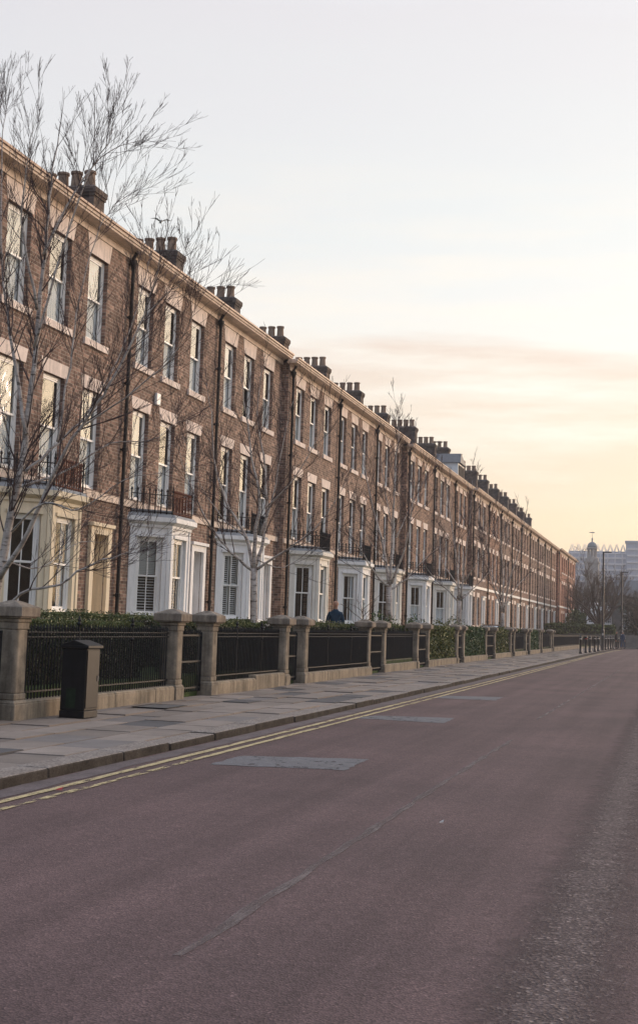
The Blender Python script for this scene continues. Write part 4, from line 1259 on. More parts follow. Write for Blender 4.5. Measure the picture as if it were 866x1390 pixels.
hed = [('hedge_leaf', 1.37, 0.30, 'clipped box hedge behind the cabinet and its railing'), ('hedge_leaf', 1.43, 0.30, 'dark clipped hedge below the shuttered white bay'),
       ('hedge_shade_leaf', 1.48, 0.25, 'dark hedge hiding the legs of the man in the navy jacket'), ('hedge_shade_leaf', 1.50, 0.2, 'dark hedge one garden past the man in the navy jacket'),
       ('laurel_leaf', 1.48, -0.24, 'yellowish laurel hedge filling its railing'), ('shrub_leaf', 1.50, -0.24, 'fresh green laurel hedge below the fourth birch'),
       ('laurel_leaf', 1.46, -0.20, 'ragged laurel hedge in front of the parked car'), ('hedge_leaf', 1.55, 0.0, 'green hedge just past the parked car'),
       ('shrub_leaf', 1.46, -0.22, 'green hedge two gardens past the parked car'), ('hedge_shade_leaf', 1.5, 0.1, 'dark hedge next before the long far railing')]
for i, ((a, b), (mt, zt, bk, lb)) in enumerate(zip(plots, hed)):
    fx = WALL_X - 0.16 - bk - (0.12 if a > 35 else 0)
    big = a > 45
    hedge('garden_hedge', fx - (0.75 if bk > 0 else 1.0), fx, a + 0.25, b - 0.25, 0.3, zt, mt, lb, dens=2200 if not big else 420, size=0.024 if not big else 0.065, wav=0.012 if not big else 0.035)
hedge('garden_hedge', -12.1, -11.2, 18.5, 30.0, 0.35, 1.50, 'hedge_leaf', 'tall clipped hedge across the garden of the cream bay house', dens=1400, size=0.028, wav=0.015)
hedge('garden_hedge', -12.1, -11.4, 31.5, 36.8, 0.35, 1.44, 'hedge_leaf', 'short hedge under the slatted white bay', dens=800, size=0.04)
hedge('far_hedge', -14.2, -6.6, 151.5, 154.5, 0.2, 2.25, 'hedge_leaf', 'long rounded hedge behind the bollards at the street end', dens=70, size=0.16, wav=0.16, group='hedges')

def shrub(p, h, wd, mat, label, n=700, size=0.06, name='garden_shrub', grp='low shrubs in the front gardens'):
    r = random.Random(int(p[0] * 31 + p[1] * 17)); m = MB(); pts = []
    for _ in range(n):
        t = r.uniform(0, 6.283); q = r.random() ** 0.5; z = r.uniform(0.05, 1)
        rr = wd * q * (0.55 + 0.45 * math.sin(math.pi * min(1, z * 0.9 + 0.15))) * (0.8 + 0.3 * math.sin(t * 3 + p[1]))
        pts.append((rr * math.cos(t), rr * math.sin(t), h * z * (1 - 0.35 * q * q)))
    leaf_cloud(m, pts, size, r, 0.2)
    o = empty(name, p); tag(o, label, 'shrub', grp); m.build('foliage', mat, o)
    m = MB()
    for _ in range(7):
        t = r.uniform(0, 6.28); m.tube([(0, 0, 0), (0.3 * wd * math.cos(t), 0.3 * wd * math.sin(t), h * 0.45), (0.6 * wd * math.cos(t), 0.6 * wd * math.sin(t), h * 0.85)], [0.015, 0.01, 0.004], 4)
    m.build('stems', 'branch_brown', o)
for (x, y), mt, h, wd, lb in [((-11.3, 51.3), 'shrub_leaf', 1.75, 1.0, 'bright green shrub at the foot of the third birch'), ((-11.2, 53.3), 'laurel_leaf', 1.6, 0.9, 'yellow green shrub before the third birch trunk'),
        ((-11.0, 57.4), 'shrub_leaf', 1.7, 1.1, 'leafy shrub between the third and fourth birches'), ((-11.2, 69.5), 'hedge_leaf', 1.8, 1.3, 'dark green shrub at the foot of the fourth birch'),
        ((-11.0, 63.5), 'laurel_leaf', 1.6, 1.0, 'yellowish shrub above the green laurel hedge')]:
    shrub((x, y, 0.38), h, wd, mt, lb)

# ------------------------------------------------------------------ black cabinet on the pavement
o = empty('street_cabinet', (-8.345, 17.98, 0.0), R(-3)); tag(o, 'black street cabinet with pitched lid standing before the railing', 'cabinet')
m = MB(); m.box(-0.20, 0.20, -0.21, 0.21, 0.0, 0.10); bevel(m.build('plinth', 'cabinet_paint', o), 0.008)
m = MB(); m.box(-0.195, 0.195, -0.205, 0.205, 0.102, 0.99); bevel(m.build('body', 'cabinet_paint', o), 0.012)
m = MB(); m.box(0.196, 0.207, -0.185, 0.185, 0.14, 0.97); d = m.build('door', 'cabinet_paint', o); bevel(d, 0.006)
m = MB(); m.box(0.207, 0.217, 0.13, 0.16, 0.52, 0.60); m.build('handle', 'cover_iron', d)
m = MB()
m.box(-0.22, 0.235, -0.235, 0.235, 0.992, 1.035)
i = [m.pt(p) for p in ((-0.22, -0.235, 1.035), (0.235, -0.235, 1.035), (0.235, 0.235, 1.035), (-0.22, 0.235, 1.035), (0.0, -0.235, 1.11), (0.0, 0.235, 1.11))]
m.f += [(i[0], i[1], i[4]), (i[1], i[2], i[5], i[4]), (i[2], i[3], i[5]), (i[3], i[0], i[4], i[5])]
bevel(m.build('lid', 'cabinet_paint', o), 0.008)
m = MB(); m.box(-0.10, 0.05, -0.2075, -0.2052, 0.14, 0.42); m.build('green_patch', 'patch_green', o)  # thin dark green patch low on the near face

# ------------------------------------------------------------------ trees
class Tree:
    def __init__(self, seed):
        self.r = random.Random(seed); self.trunk, self.crown = MB(), MB(); self.nseg = 0; self.kink = 0.055
    def limb(self, pts, r0, r1, sides=7):
        n = len(pts)
        self.trunk.tube(pts, [r0 + (r1 - r0) * k / (n - 1) for k in range(n)], sides)
    def twig(self, p, d, ln, rad, lvl, up=0.25, kids=(3, 6), spread=0.5, droop=0.0, minlen=0.25):
        r = self.r
        n = max(4, int(ln / 0.17)) if lvl < 3 else 4
        pts, dirs = [p.copy()], []
        d = d.normalized()
        for k in range(n):
            d = (d + Vector((r.gauss(0, self.kink), r.gauss(0, self.kink), r.gauss(0, self.kink) + (up - droop * 2.2 * k / n) * 0.14))).normalized()
            pts.append(pts[-1] + d * (ln / n)); dirs.append(d.copy())
        rr = [max(self.rmin, rad * (1 - 0.75 * k / n)) for k in range(n + 1)]
        tgt = self.trunk if lvl == 0 else self.crown
        tgt.tube(pts, rr, 6 if rad > 0.03 else (4 if rad > 0.012 else 3), False)
        self.nseg += n
        if lvl >= self.maxlvl or ln < minlen:
            return
        for _ in range(r.randint(*kids)):
            t = r.uniform(0.22, 0.97); k = min(n - 1, int(t * n))
            base = pts[k].lerp(pts[k + 1], t * n - k)
            side = dirs[k].orthogonal().normalized(); side.rotate(Matrix.Rotation(r.uniform(0, 6.283), 3, dirs[k]))
            nd = (dirs[k] * 0.9 + side * r.uniform(spread * 0.5, spread * 1.2) + Vector((0, 0, up * 0.5))).normalized()
            self.twig(base, nd, ln * (r.uniform(0.40, 0.75) if lvl < 2 else r.uniform(0.25, 0.55)) * (1.1 - 0.4 * t), rr[k] * 0.6, lvl + 1, up, kids, spread, droop, minlen)
    def finish(self, name, base, label, cat, group, bark, twigmat):
        o = empty(name, base); tag(o, label, cat, group); b = Vector(base)
        for mb, nm, mt in ((self.trunk, 'trunk', bark), (self.crown, 'crown', twigmat)):
            mb.v = [tuple(Vector(v) - b) for v in mb.v]; mb.build(nm, mt, o, smooth=True)
        return o

def birch(px_base, Y, limbs, r_base, label, seed, extra=(10, 3), twig_len=1.0, rmin=0.0045, fork=None, step_dens=2.4, lvl=3):
    """limbs are drawn from their outline in the photograph and given their own depth within the crown"""
    t = Tree(seed); t.rmin, t.maxlvl = rmin, lvl; r = t.r
    base = on_y(px_base[0], px_base[1], Y); base.z = 0.36
    if fork:
        f = on_y(fork[0], fork[1], Y)
        t.limb([base, base.lerp(f, 0.3) + Vector((0.02, 0.01, 0)), base.lerp(f, 0.7), f], r_base, r_base * 0.8, 10)
    for lim in limbs:
        pxs, ra, dy = lim[0], lim[1], lim[2]
        n = len(pxs); P = []
        for k, (x, y) in enumerate(pxs):
            P.append(on_y(x, y, Y + dy * (k / (n - 1)) ** 0.8))
        # smooth and roughen the outline
        Q = []
        for k in range(n - 1):
            p0, p1, p2, p3 = P[max(0, k - 1)], P[k], P[k + 1], P[min(n - 1, k + 2)]
            for s in range(4):
                u = s / 4
                q = 0.5 * ((2 * p1) + (p2 - p0) * u + (2 * p0 - 5 * p1 + 4 * p2 - p3) * u * u + (3 * p1 - p0 - 3 * p2 + p3) * u ** 3)
                Q.append(q + Vector((r.gauss(0, .012), r.gauss(0, .012), r.gauss(0, .012))))
        Q.append(P[-1])
        nq = len(Q); rr = [max(rmin, ra * (1 - 0.9 * (k / (nq - 1)) ** 0.8)) for k in range(nq)]
        t.trunk.tube(Q, rr, 7 if ra > 0.04 else 5, True)
        total = sum((Q[k + 1] - Q[k]).length for k in range(nq - 1))
        cnt = int(total * step_dens)
        for _ in range(cnt):
            u = r.uniform(0.12, 1.0) ** 0.8; k = min(nq - 2, int(u * (nq - 1)))
            p = Q[k].lerp(Q[k + 1], r.random()); d = (Q[k + 1] - Q[k]).normalized()
            side = d.orthogonal().normalized(); side.rotate(Matrix.Rotation(r.uniform(0, 6.283), 3, d))
            nd = d * 0.8 + side * r.uniform(0.45, 1.05) + Vector((0, 0, 0.28))
            t.twig(p, nd, twig_len * r.uniform(0.6, 1.5) * (1.15 - 0.5 * u), min(0.016, max(rmin * 1.6, rr[k] * 0.5)), 1, up=0.5, kids=(3, 5), droop=0.30, minlen=0.25)
        t.twig(Q[-1], (Q[-1] - Q[-3]), twig_len * 0.9, rr[-1], 1, kids=(2, 4), minlen=0.22)
    return t.finish('birch_tree', base, label, 'tree', 'bare birches in the front gardens', 'birch_bark', 'birch_twig')

birch((-16, 880), 20.8, [
    ([(-14, 872), (-2, 790), (16, 700), (34, 600), (46, 500), (56, 400), (62, 330), (70, 250), (80, 185)], 0.10, 0.3),
    ([(0, 785), (40, 720), (75, 640), (110, 580), (150, 520), (190, 440), (206, 395), (220, 345)], 0.050, -1.2),
    ([(35, 640), (80, 600), (120, 560), (160, 490), (190, 405), (205, 340)], 0.030, 1.0),
    ([(-5, 845), (30, 805), (80, 792), (130, 762), (175, 750), (215, 722)], 0.035, -0.9),
    ([(36, 590), (14, 450), (2, 330), (4, 200), (9, 150)], 0.040, 0.9),
    ([(48, 470), (88, 330), (125, 230), (146, 195), (156, 155)], 0.026, -0.6),
    ([(60, 345), (105, 255), (150, 205), (200, 190)], 0.026, 0.8),
    ([(110, 580), (170, 540), (230, 490), (250, 455), (268, 415)], 0.020, -1.6),
    ([(30, 660), (90, 640), (150, 602), (205, 598), (245, 570)], 0.026, 1.3),
    ([(18, 720), (60, 682), (110, 692), (165, 652), (235, 640)], 0.024, -1.8),
    ([(5, 760), (55, 770), (110, 735), (160, 742)], 0.020, 1.5),
    ([(52, 420), (30, 300), (38, 220), (46, 165)], 0.030, -0.8),
    ([(80, 600), (95, 500), (110, 400), (135, 310), (160, 275), (185, 262)], 0.022, 0.4),
    ([(-6, 830), (-20, 700), (-12, 560), (0, 450), (-8, 300)], 0.040, -0.4),
    ([(190, 440), (225, 400), (245, 385), (258, 350)], 0.013, -0.4),
], 0.14, 'tall white birch nearest the camera, in front of the cream bay', 5, twig_len=1.0, rmin=0.0026, step_dens=6.0)
birch((345, 850), 35.6, [
    ([(342, 775), (325, 760), (300, 735), (272, 690), (252, 640), (240, 600)], 0.05, -1.0),
    ([(343, 772), (335, 730), (312, 690), (294, 640), (286, 560), (280, 520)], 0.06, 0.8),
    ([(345, 772), (347, 720), (352, 680), (342, 620), (334, 560), (326, 510)], 0.07, -0.4),
    ([(347, 770), (362, 710), (360, 640), (350, 560), (356, 500)], 0.06, 0.9),
    ([(350, 772), (375, 755), (410, 732), (440, 702), (470, 655)], 0.045, -0.7),
    ([(354, 725), (372, 670), (384, 600), (398, 545)], 0.035, 0.5),
    ([(335, 730), (300, 700), (268, 650), (248, 590)], 0.030, 1.3),
    ([(360, 690), (400, 650), (432, 590), (440, 560)], 0.028, -1.2),
    ([(350, 760), (385, 770), (425, 745), (455, 745)], 0.022, 1.0),
], 0.125, 'second birch with a white trunk forking in front of the shuttered bay', 8, fork=(345, 772), twig_len=1.05, rmin=0.0036, step_dens=4.2)
birch((528, 850), 54.0, [
    ([(528, 797), (512, 782), (492, 750), (470, 715)], 0.06, -1.0), ([(528, 796), (520, 740), (506, 690), (496, 640), (490, 600)], 0.07, 1.0),
    ([(529, 794), (533, 720), (536, 640), (541, 590), (538, 556)], 0.065, 0.0), ([(531, 792), (550, 740), (560, 680), (563, 610)], 0.06, -1.0),
    ([(531, 800), (552, 785), (575, 760), (600, 738)], 0.05, 1.0), ([(526, 765), (502, 735), (482, 690)], 0.035, -1.5), ([(538, 730), (556, 690), (580, 645)], 0.035, 1.2),
    ([(533, 720), (520, 650), (515, 600)], 0.03, 1.6),
], 0.15, 'third birch, in front of the ivory bay before the second roof step', 9, fork=(528, 797), twig_len=1.2, rmin=0.0048, step_dens=3.0)
birch((622, 850), 72.5, [
    ([(622, 816), (606, 800), (590, 785), (574, 765)], 0.06, -1.0), ([(623, 812), (619, 760), (611, 700), (604, 650)], 0.08, 1.0), ([(625, 812), (632, 750), (638, 700), (641, 652)], 0.06, -0.6),
    ([(627, 813), (646, 795), (668, 772)], 0.05, 1.0), ([(624, 800), (600, 760), (586, 715)], 0.045, 1.5), ([(628, 792), (654, 750), (668, 700)], 0.045, -1.5),
], 0.15, 'fourth birch with low spreading arms, past the second roof step', 10, fork=(623, 816), twig_len=1.4, rmin=0.006, step_dens=2.6)
birch((682, 852), 92.0, [
    ([(682, 830), (668, 790), (655, 745)], 0.07, -1.0), ([(682, 830), (682, 780), (679, 730), (677, 695)], 0.07, 0.8), ([(683, 832), (692, 785), (705, 745), (712, 705)], 0.08, -0.8),
    ([(684, 825), (702, 795), (722, 775)], 0.06, 1.2), ([(681, 815), (664, 765), (660, 715)], 0.05, 1.5),
], 0.16, 'fifth birch, farthest along the flat fronted houses', 12, fork=(682, 832), twig_len=1.6, rmin=0.007, step_dens=2.4)
# dark sapling beside the man
t = Tree(31); t.kink = 0.1; t.rmin, t.maxlvl = 0.005, 3
b = on_x(492, 838, -11.2); b.z = 0.36
t.limb([b, b + Vector((0.02, 0, 0.9)), b + Vector((0.0, 0.02, 1.7))], 0.03, 0.022, 6)
for k in range(9):
    a = k * 2.4; t.twig(b + Vector((0, 0, 0.9 + 0.1 * k)), Vector((math.cos(a), math.sin(a), 0.8)), 0.9, 0.014, 1, kids=(2, 4), minlen=0.25)
t.finish('sapling', b, 'dark bare sapling beside the man in the navy jacket', 'tree', None, 'branch_brown', 'branch_brown')

def bare_tree(name, base, h, wd, seed, label, mats=('branch_brown', 'branch_brown'), rmin=0.014, n=12, lvl=3, group='bare trees beyond the street end'):
    t = Tree(seed); t.kink = 0.1; t.rmin, t.maxlvl = rmin, lvl; r = t.r; b = Vector(base)
    f = b + Vector((0, 0, h * 0.28))
    t.limb([b, b.lerp(f, 0.5) + Vector((0.1, 0, 0)), f], h * 0.035, h * 0.027, 9)
    for k in range(n):
        a = k * 2.399 + r.uniform(-0.3, 0.3); el = 0.35 + 1.2 * (k / n)
        d = Vector((math.cos(a) * wd / h, math.sin(a) * wd / h, el)).normalized()
        ln = (h * 0.68) * r.uniform(0.75, 1.0) * (0.72 + 0.28 * d.z)
        t.twig(f - Vector((0, 0, h * 0.07 * r.random())), d, ln, h * 0.014, 0, up=0.35, kids=(4, 6), spread=0.8, minlen=0.4)
    return t.finish(name, b, label, 'tree', group, *mats)
bt = on_y(813, 855, 163); bare_tree('bare_tree', (bt.x, 163, 0), 10.6, 9.5, 41, 'large bare tree spreading behind the lamp posts')
bt = on_y(786, 855, 190); bare_tree('bare_tree', (bt.x, 190, 0), 9.2, 7.0, 42, 'reddish bare tree beside the terrace corner', n=14)
bt = on_y(866, 860, 168); bare_tree('bare_tree', (bt.x + 1.0, 168, 0), 7.6, 8.0, 43, 'dense bare tree in front of the stone building', n=11)
bt = on_y(838, 855, 215); bare_tree('bare_tree', (bt.x, 215, 0), 10.8, 9.0, 44, 'bare tree rising between the two lamp posts', n=16)
bt = on_y(772, 855, 230); bare_tree('bare_tree', (bt.x - 1.5, 230, 0), 7.0, 6.0, 46, 'bare tree partly hidden by the terrace corner', n=12)
def leafy(name, p, h, wd, mat, label, seed, n=2600, size=0.16):
    r = random.Random(seed); o = empty(name, p); tag(o, label, 'tree', 'evergreen trees beyond the street end')
    m = MB(); m.tube([(0, 0, 0), (0.05, 0, h * 0.4), (0, 0.1, h * 0.85)], [0.2, 0.14, 0.04], 8)
    cl = []
    for k in range(16):
        a = k * 2.4; q = r.uniform(0.2, 0.75) * wd / 2; z = h * (0.25 + 0.62 * k / 16)
        c = Vector((q * math.cos(a), q * math.sin(a), z)); cl.append((c, r.uniform(0.16, 0.27) * wd)); m.tube([(0, 0, z * 0.8), tuple(c)], [0.06, 0.02], 5)
    m.build('trunk', 'branch_brown', o)
    m = MB(); pts = []
    for _ in range(n):
        c, q = r.choice(cl); v = Vector((r.gauss(0, 1), r.gauss(0, 1), r.gauss(0, 0.8))).normalized() * q * r.uniform(0.45, 1.1)
        pts.append(c + v)
    leaf_cloud(m, pts, size, r, 0.2); m.build('crown', mat, o)
bt = on_y(847, 855, 195); leafy('evergreen_tree', (bt.x, 195, 0), 7.8, 3.0, 'laurel_leaf', 'yellow green evergreen beside the second lamp post', 61)
bt = on_y(862, 855, 171); leafy('evergreen_tree', (bt.x, 171.5, 0), 6.6, 4.6, 'ivy_leaf', 'brownish ivy clad tree over the stone building', 62, 2200)
bt = on_y(782, 855, 175); leafy('evergreen_tree', (bt.x, 176, 0), 4.8, 3.0, 'hedge_leaf', 'dark evergreen behind the long far hedge', 63, 2200)

# ------------------------------------------------------------------ people
def skinned(name, joints, edges, mat, parent, sub=2, root=0):
    me = bpy.data.meshes.new(name); me.from_pydata([j[0] for j in joints], edges, []); me.update()
    ob = bpy.data.objects.new(name + '_tmp', me); col.objects.link(ob)
    sk = ob.modifiers.new('skin', 'SKIN'); sk.use_smooth_shade = True; sk.branch_smoothing = 0.6
    for v, j in zip(me.skin_vertices[0].data, joints):
        v.radius = j[1] if isinstance(j[1], tuple) else (j[1], j[1])
    me.skin_vertices[0].data[root].use_root = True
    s = ob.modifiers.new('sub', 'SUBSURF'); s.levels = s.render_levels = sub
    bpy.context.view_layer.update()
    dg = bpy.context.evaluated_depsgraph_get()
    m2 = bpy.data.meshes.new_from_object(ob.evaluated_get(dg)); m2.name = name
    bpy.data.objects.remove(ob)
    m2.materials.clear(); m2.materials.append(MATS[mat])
    for p in m2.polygons: p.use_smooth = True
    return link(name, m2, parent)

def person(loc, rz, label, h=1.78, jacket='navy_cloth', legs='black_cloth', hair='grey_hair', bald=True, stride=0.05, group=None):
    o = empty('person', loc, rz); tag(o, label, 'person', group)
    k = h / 1.78; s = lambda *p: tuple(q * k for q in p)
    # front of the body is -y
    J, E = [], []
    def add(p, r, to=None):
        J.append((s(*p), tuple(q * k for q in r) if isinstance(r, tuple) else r * k)); i = len(J) - 1
        if to is not None: E.append((to, i))
        return i
    pel = add((0, 0, 0.95), (0.15, 0.11)); ab = add((0, 0, 1.12), (0.145, 0.105), pel); chs = add((0, -0.005, 1.32), (0.165, 0.11), ab)
    nk0 = add((0, 0.01, 1.46), (0.07, 0.07), chs); nk = add((0, 0.0, 1.54), (0.058, 0.06), nk0)
    hd = add((0, -0.015, 1.62), (0.080, 0.094), nk); hd2 = add((0, -0.015, 1.70), (0.086, 0.102), hd); add((0, -0.005, 1.75), (0.058, 0.074), hd2)
    for sx in (-1, 1):
        sh = add((sx * 0.17, 0.005, 1.40), 0.062, chs); el = add((sx * 0.235, 0.03, 1.12), 0.044, sh); wr = add((sx * 0.225, -0.06, 0.88), 0.03, el)
        pm = add((sx * 0.222, -0.075, 0.82), (0.02, 0.036), wr)
        for f in range(4):
            a = add((sx * 0.222, -0.105 + f * 0.022, 0.755), 0.0095, pm); add((sx * 0.217, -0.108 + f * 0.022, 0.70 + 0.008 * (f == 3)), 0.008, a)
        a = add((sx * 0.215, -0.118, 0.80), 0.0105, wr); add((sx * 0.212, -0.13, 0.765), 0.009, a)
        hip = add((sx * 0.095, 0, 0.88), 0.088, pel); kn = add((sx * 0.105, -0.02 + sx * stride * 0.5, 0.50), 0.06, hip); an = add((sx * 0.11, 0.02 + sx * stride, 0.09), 0.042, kn)
        add((sx * 0.12, -0.13 + sx * stride, 0.035), 0.038, an)
    skinned('body', J, E, 'skin', o)
    # face
    hp = o
    def bit(name, mat, c, r, sq=(1, 1, 1)):
        m = MB(); n, q = 8, 6
        prev = None
        for a in range(q + 1):
            th = math.pi * a / q
            ring = [m.pt(s(c[0] + sq[0] * r * math.sin(th) * math.cos(2 * math.pi * j / n), c[1] + sq[1] * r * math.sin(th) * math.sin(2 * math.pi * j / n), c[2] + sq[2] * r * math.cos(th))) for j in range(n)]
            if prev:
                for j in range(n): m.f.append((prev[j], prev[(j + 1) % n], ring[(j + 1) % n], ring[j]))
            prev = ring
        return m.build(name, mat, hp, smooth=True)
    for sx in (-1, 1):
        bit('eye', 'eye_dark', (sx * 0.031, -0.094, 1.665), 0.011); bit('ear', 'skin', (sx * 0.078, -0.005, 1.655), 0.026, (0.4, 0.8, 1.2))
    bit('nose', 'skin', (0, -0.108, 1.64), 0.016, (0.8, 1.1, 1.5)); bit('mouth', 'scrap_red', (0, -0.096, 1.605), 0.018, (1.2, 0.4, 0.3))
    if bald:
        bit('hair', hair, (0, 0.030, 1.655), 0.075, (1.06, 0.85, 0.72))
    else:
        bit('hair', hair, (0, 0.012, 1.70), 0.086, (1.0, 1.12, 0.85))
    # clothes follow the body a little outside it
    J, E = [], []
    a0 = add((0, 0, 0.80), (0.185, 0.135)); a1 = add((0, 0, 0.98), (0.19, 0.14), a0); a2 = add((0, 0, 1.15), (0.185, 0.14), a1); a3 = add((0, -0.005, 1.33), (0.175, 0.13), a2); a4 = add((0, 0.012, 1.475), (0.088, 0.086), a3); add((0, 0.012, 1.535), (0.082, 0.082), a4)
    for sx in (-1, 1):
        sh = add((sx * 0.172, 0.005, 1.39), 0.080, a3); el = add((sx * 0.240, 0.03, 1.12), 0.064, sh); add((sx * 0.230, -0.055, 0.90), 0.050, el)
    skinned('jacket', J, E, jacket, o)
    J, E = [], []
    p0 = add((0, 0, 0.93), (0.165, 0.125))
    for sx in (-1, 1):
        hip = add((sx * 0.095, 0, 0.86), 0.102, p0); kn = add((sx * 0.105, -0.02 + sx * stride * 0.5, 0.50), 0.078, hip); add((sx * 0.11, 0.02 + sx * stride, 0.10), 0.065, kn)
    skinned('trousers', J, E, legs, o)
    for sx in (-1, 1):
        m = MB(); y = sx * stride
        m.prism([s(sx * 0.115 - 0.05, 0.08 + y), s(sx * 0.115 + 0.05, 0.08 + y), s(sx * 0.125 + 0.052, -0.12 + y), s(sx * 0.125, -0.19 + y), s(sx * 0.125 - 0.052, -0.12 + y)], 0.0, 0.09 * k,
                [s(sx * 0.115 - 0.045, 0.07 + y), s(sx * 0.115 + 0.045, 0.07 + y), s(sx * 0.125 + 0.04, -0.07 + y), s(sx * 0.125, -0.11 + y), s(sx * 0.125 - 0.04, -0.07 + y)])
        bevel(m.build('shoe', 'black_cloth', o), 0.015)
    return o
pp = on_x(455.5, 830, -10.25)
person((pp.x, pp.y, 0.38), R(20), 'man in a navy jacket standing behind the hedge, arms at his sides', 1.84)
pp = on_z(836, 880.5); person((pp.x, pp.y, 0.0), R(60), 'person in black standing by the far lamp post', 1.72, 'black_cloth', 'black_cloth', 'dark_hair', False, 0.1, 'people at the street end')
pp = on_z(844.5, 880.2); person((pp.x, pp.y, 0.0), R(150), 'person in blue denim walking at the street end', 1.74, 'denim', 'denim', 'grey_hair', False, 0.14, 'people at the street end')

# ------------------------------------------------------------------ bollards and lamp posts
def bollard_parts():
    m = MB(); m.lathe(0, 0, [(0.115, 0), (0.115, 0.12), (0.09, 0.15), (0.083, 0.95), (0.095, 0.965), (0.095, 1.0), (0.083, 1.01), (0.083, 1.08), (0.105, 1.10), (0.105, 1.15), (0.07, 1.21), (0.02, 1.24)], 14)
    b = m.mesh('body', 'bollard_black', True)
    m = MB(); m.lathe(0, 0, [(0.0845, 1.015), (0.0865, 1.02), (0.0865, 1.07), (0.0845, 1.075)], 14)
    return b, m.mesh('band', 'scrap_red'), m.mesh('band', 'band_white')
bb, bred, bwh = bollard_parts()
bol = [(790, 887.6), (797, 886.6), (802.6, 885.9), (809, 885.0), (813.6, 884.2), (823.5, 882.4), (827, 881.8), (830.3, 881.3), (833.2, 880.9), (840.5, 880.2), (849, 879.6)]
names = ['first black bollard, nearest, at the pavement edge', 'second black bollard, with a red band', 'third black bollard from the near end of the row', 'fourth black bollard, two before the lamp post', 'fifth black bollard, just before the lamp post',
         'black bollard just beyond the first lamp post', 'second bollard beyond the first lamp post', 'third bollard beyond the first lamp post', 'fourth bollard beyond the lamp post, beside the person in black',
         'bollard between the two people at the street end', 'last black bollard, beyond both people']
for k, ((x, y), lb) in enumerate(zip(bol, names)):
    p = on_z(x, y)
    o = empty('bollard', (p.x - 0.12, p.y, 0)); tag(o, lb, 'bollard', 'black bollards at the street end')
    link('body', bb, o); link('band', bred if k == 1 else bwh, o)
def lamp(p, h, arm, label):
    o = empty('lamp_post', p); tag(o, label, 'street lamp', 'lamp posts at the street end')
    m = MB(); m.lathe(0, 0, [(0.13, 0), (0.13, 1.7), (0.085, 1.85), (0.075, h - 0.1), (0.07, h), (0.02, h + 0.02)], 12); pl = m.build('pole', 'lamp_grey', o)
    m = MB(); m.box(0.128, 0.14, -0.05, 0.05, 0.6, 1.2); m.build('door', 'lamp_grey', pl)
    m = MB(); m.box(-0.07, 0.07, -0.14, -0.132, 1.30, 1.48); m.build('notice', 'band_white', pl)
    m = MB(); m.tube([(0, 0, h - 0.06), (arm, 0, h - 0.02)], 0.035, 6); m.build('arm', 'lamp_grey', o)
    m = MB(); m.box(arm - 0.05, arm + 0.55, -0.12, 0.12, h - 0.07, h + 0.03); hd = m.build('lamp_head', 'lamp_grey', o); bevel(hd, 0.03)
    m = MB(); m.box(arm + 0.05, arm + 0.45, -0.08, 0.08, h - 0.082, h - 0.069); m.build('lens', 'white_paint', hd)
p = on_z(819, 883); lamp((p.x - 0.1, p.y, 0), 8.55, 0.15, 'tall lamp post with a short arm among the bollards')
p = on_y(843, 870, 149.0); lamp((p.x, 149.0, 0), 8.2, 0.12, 'farther lamp post beside the two people')

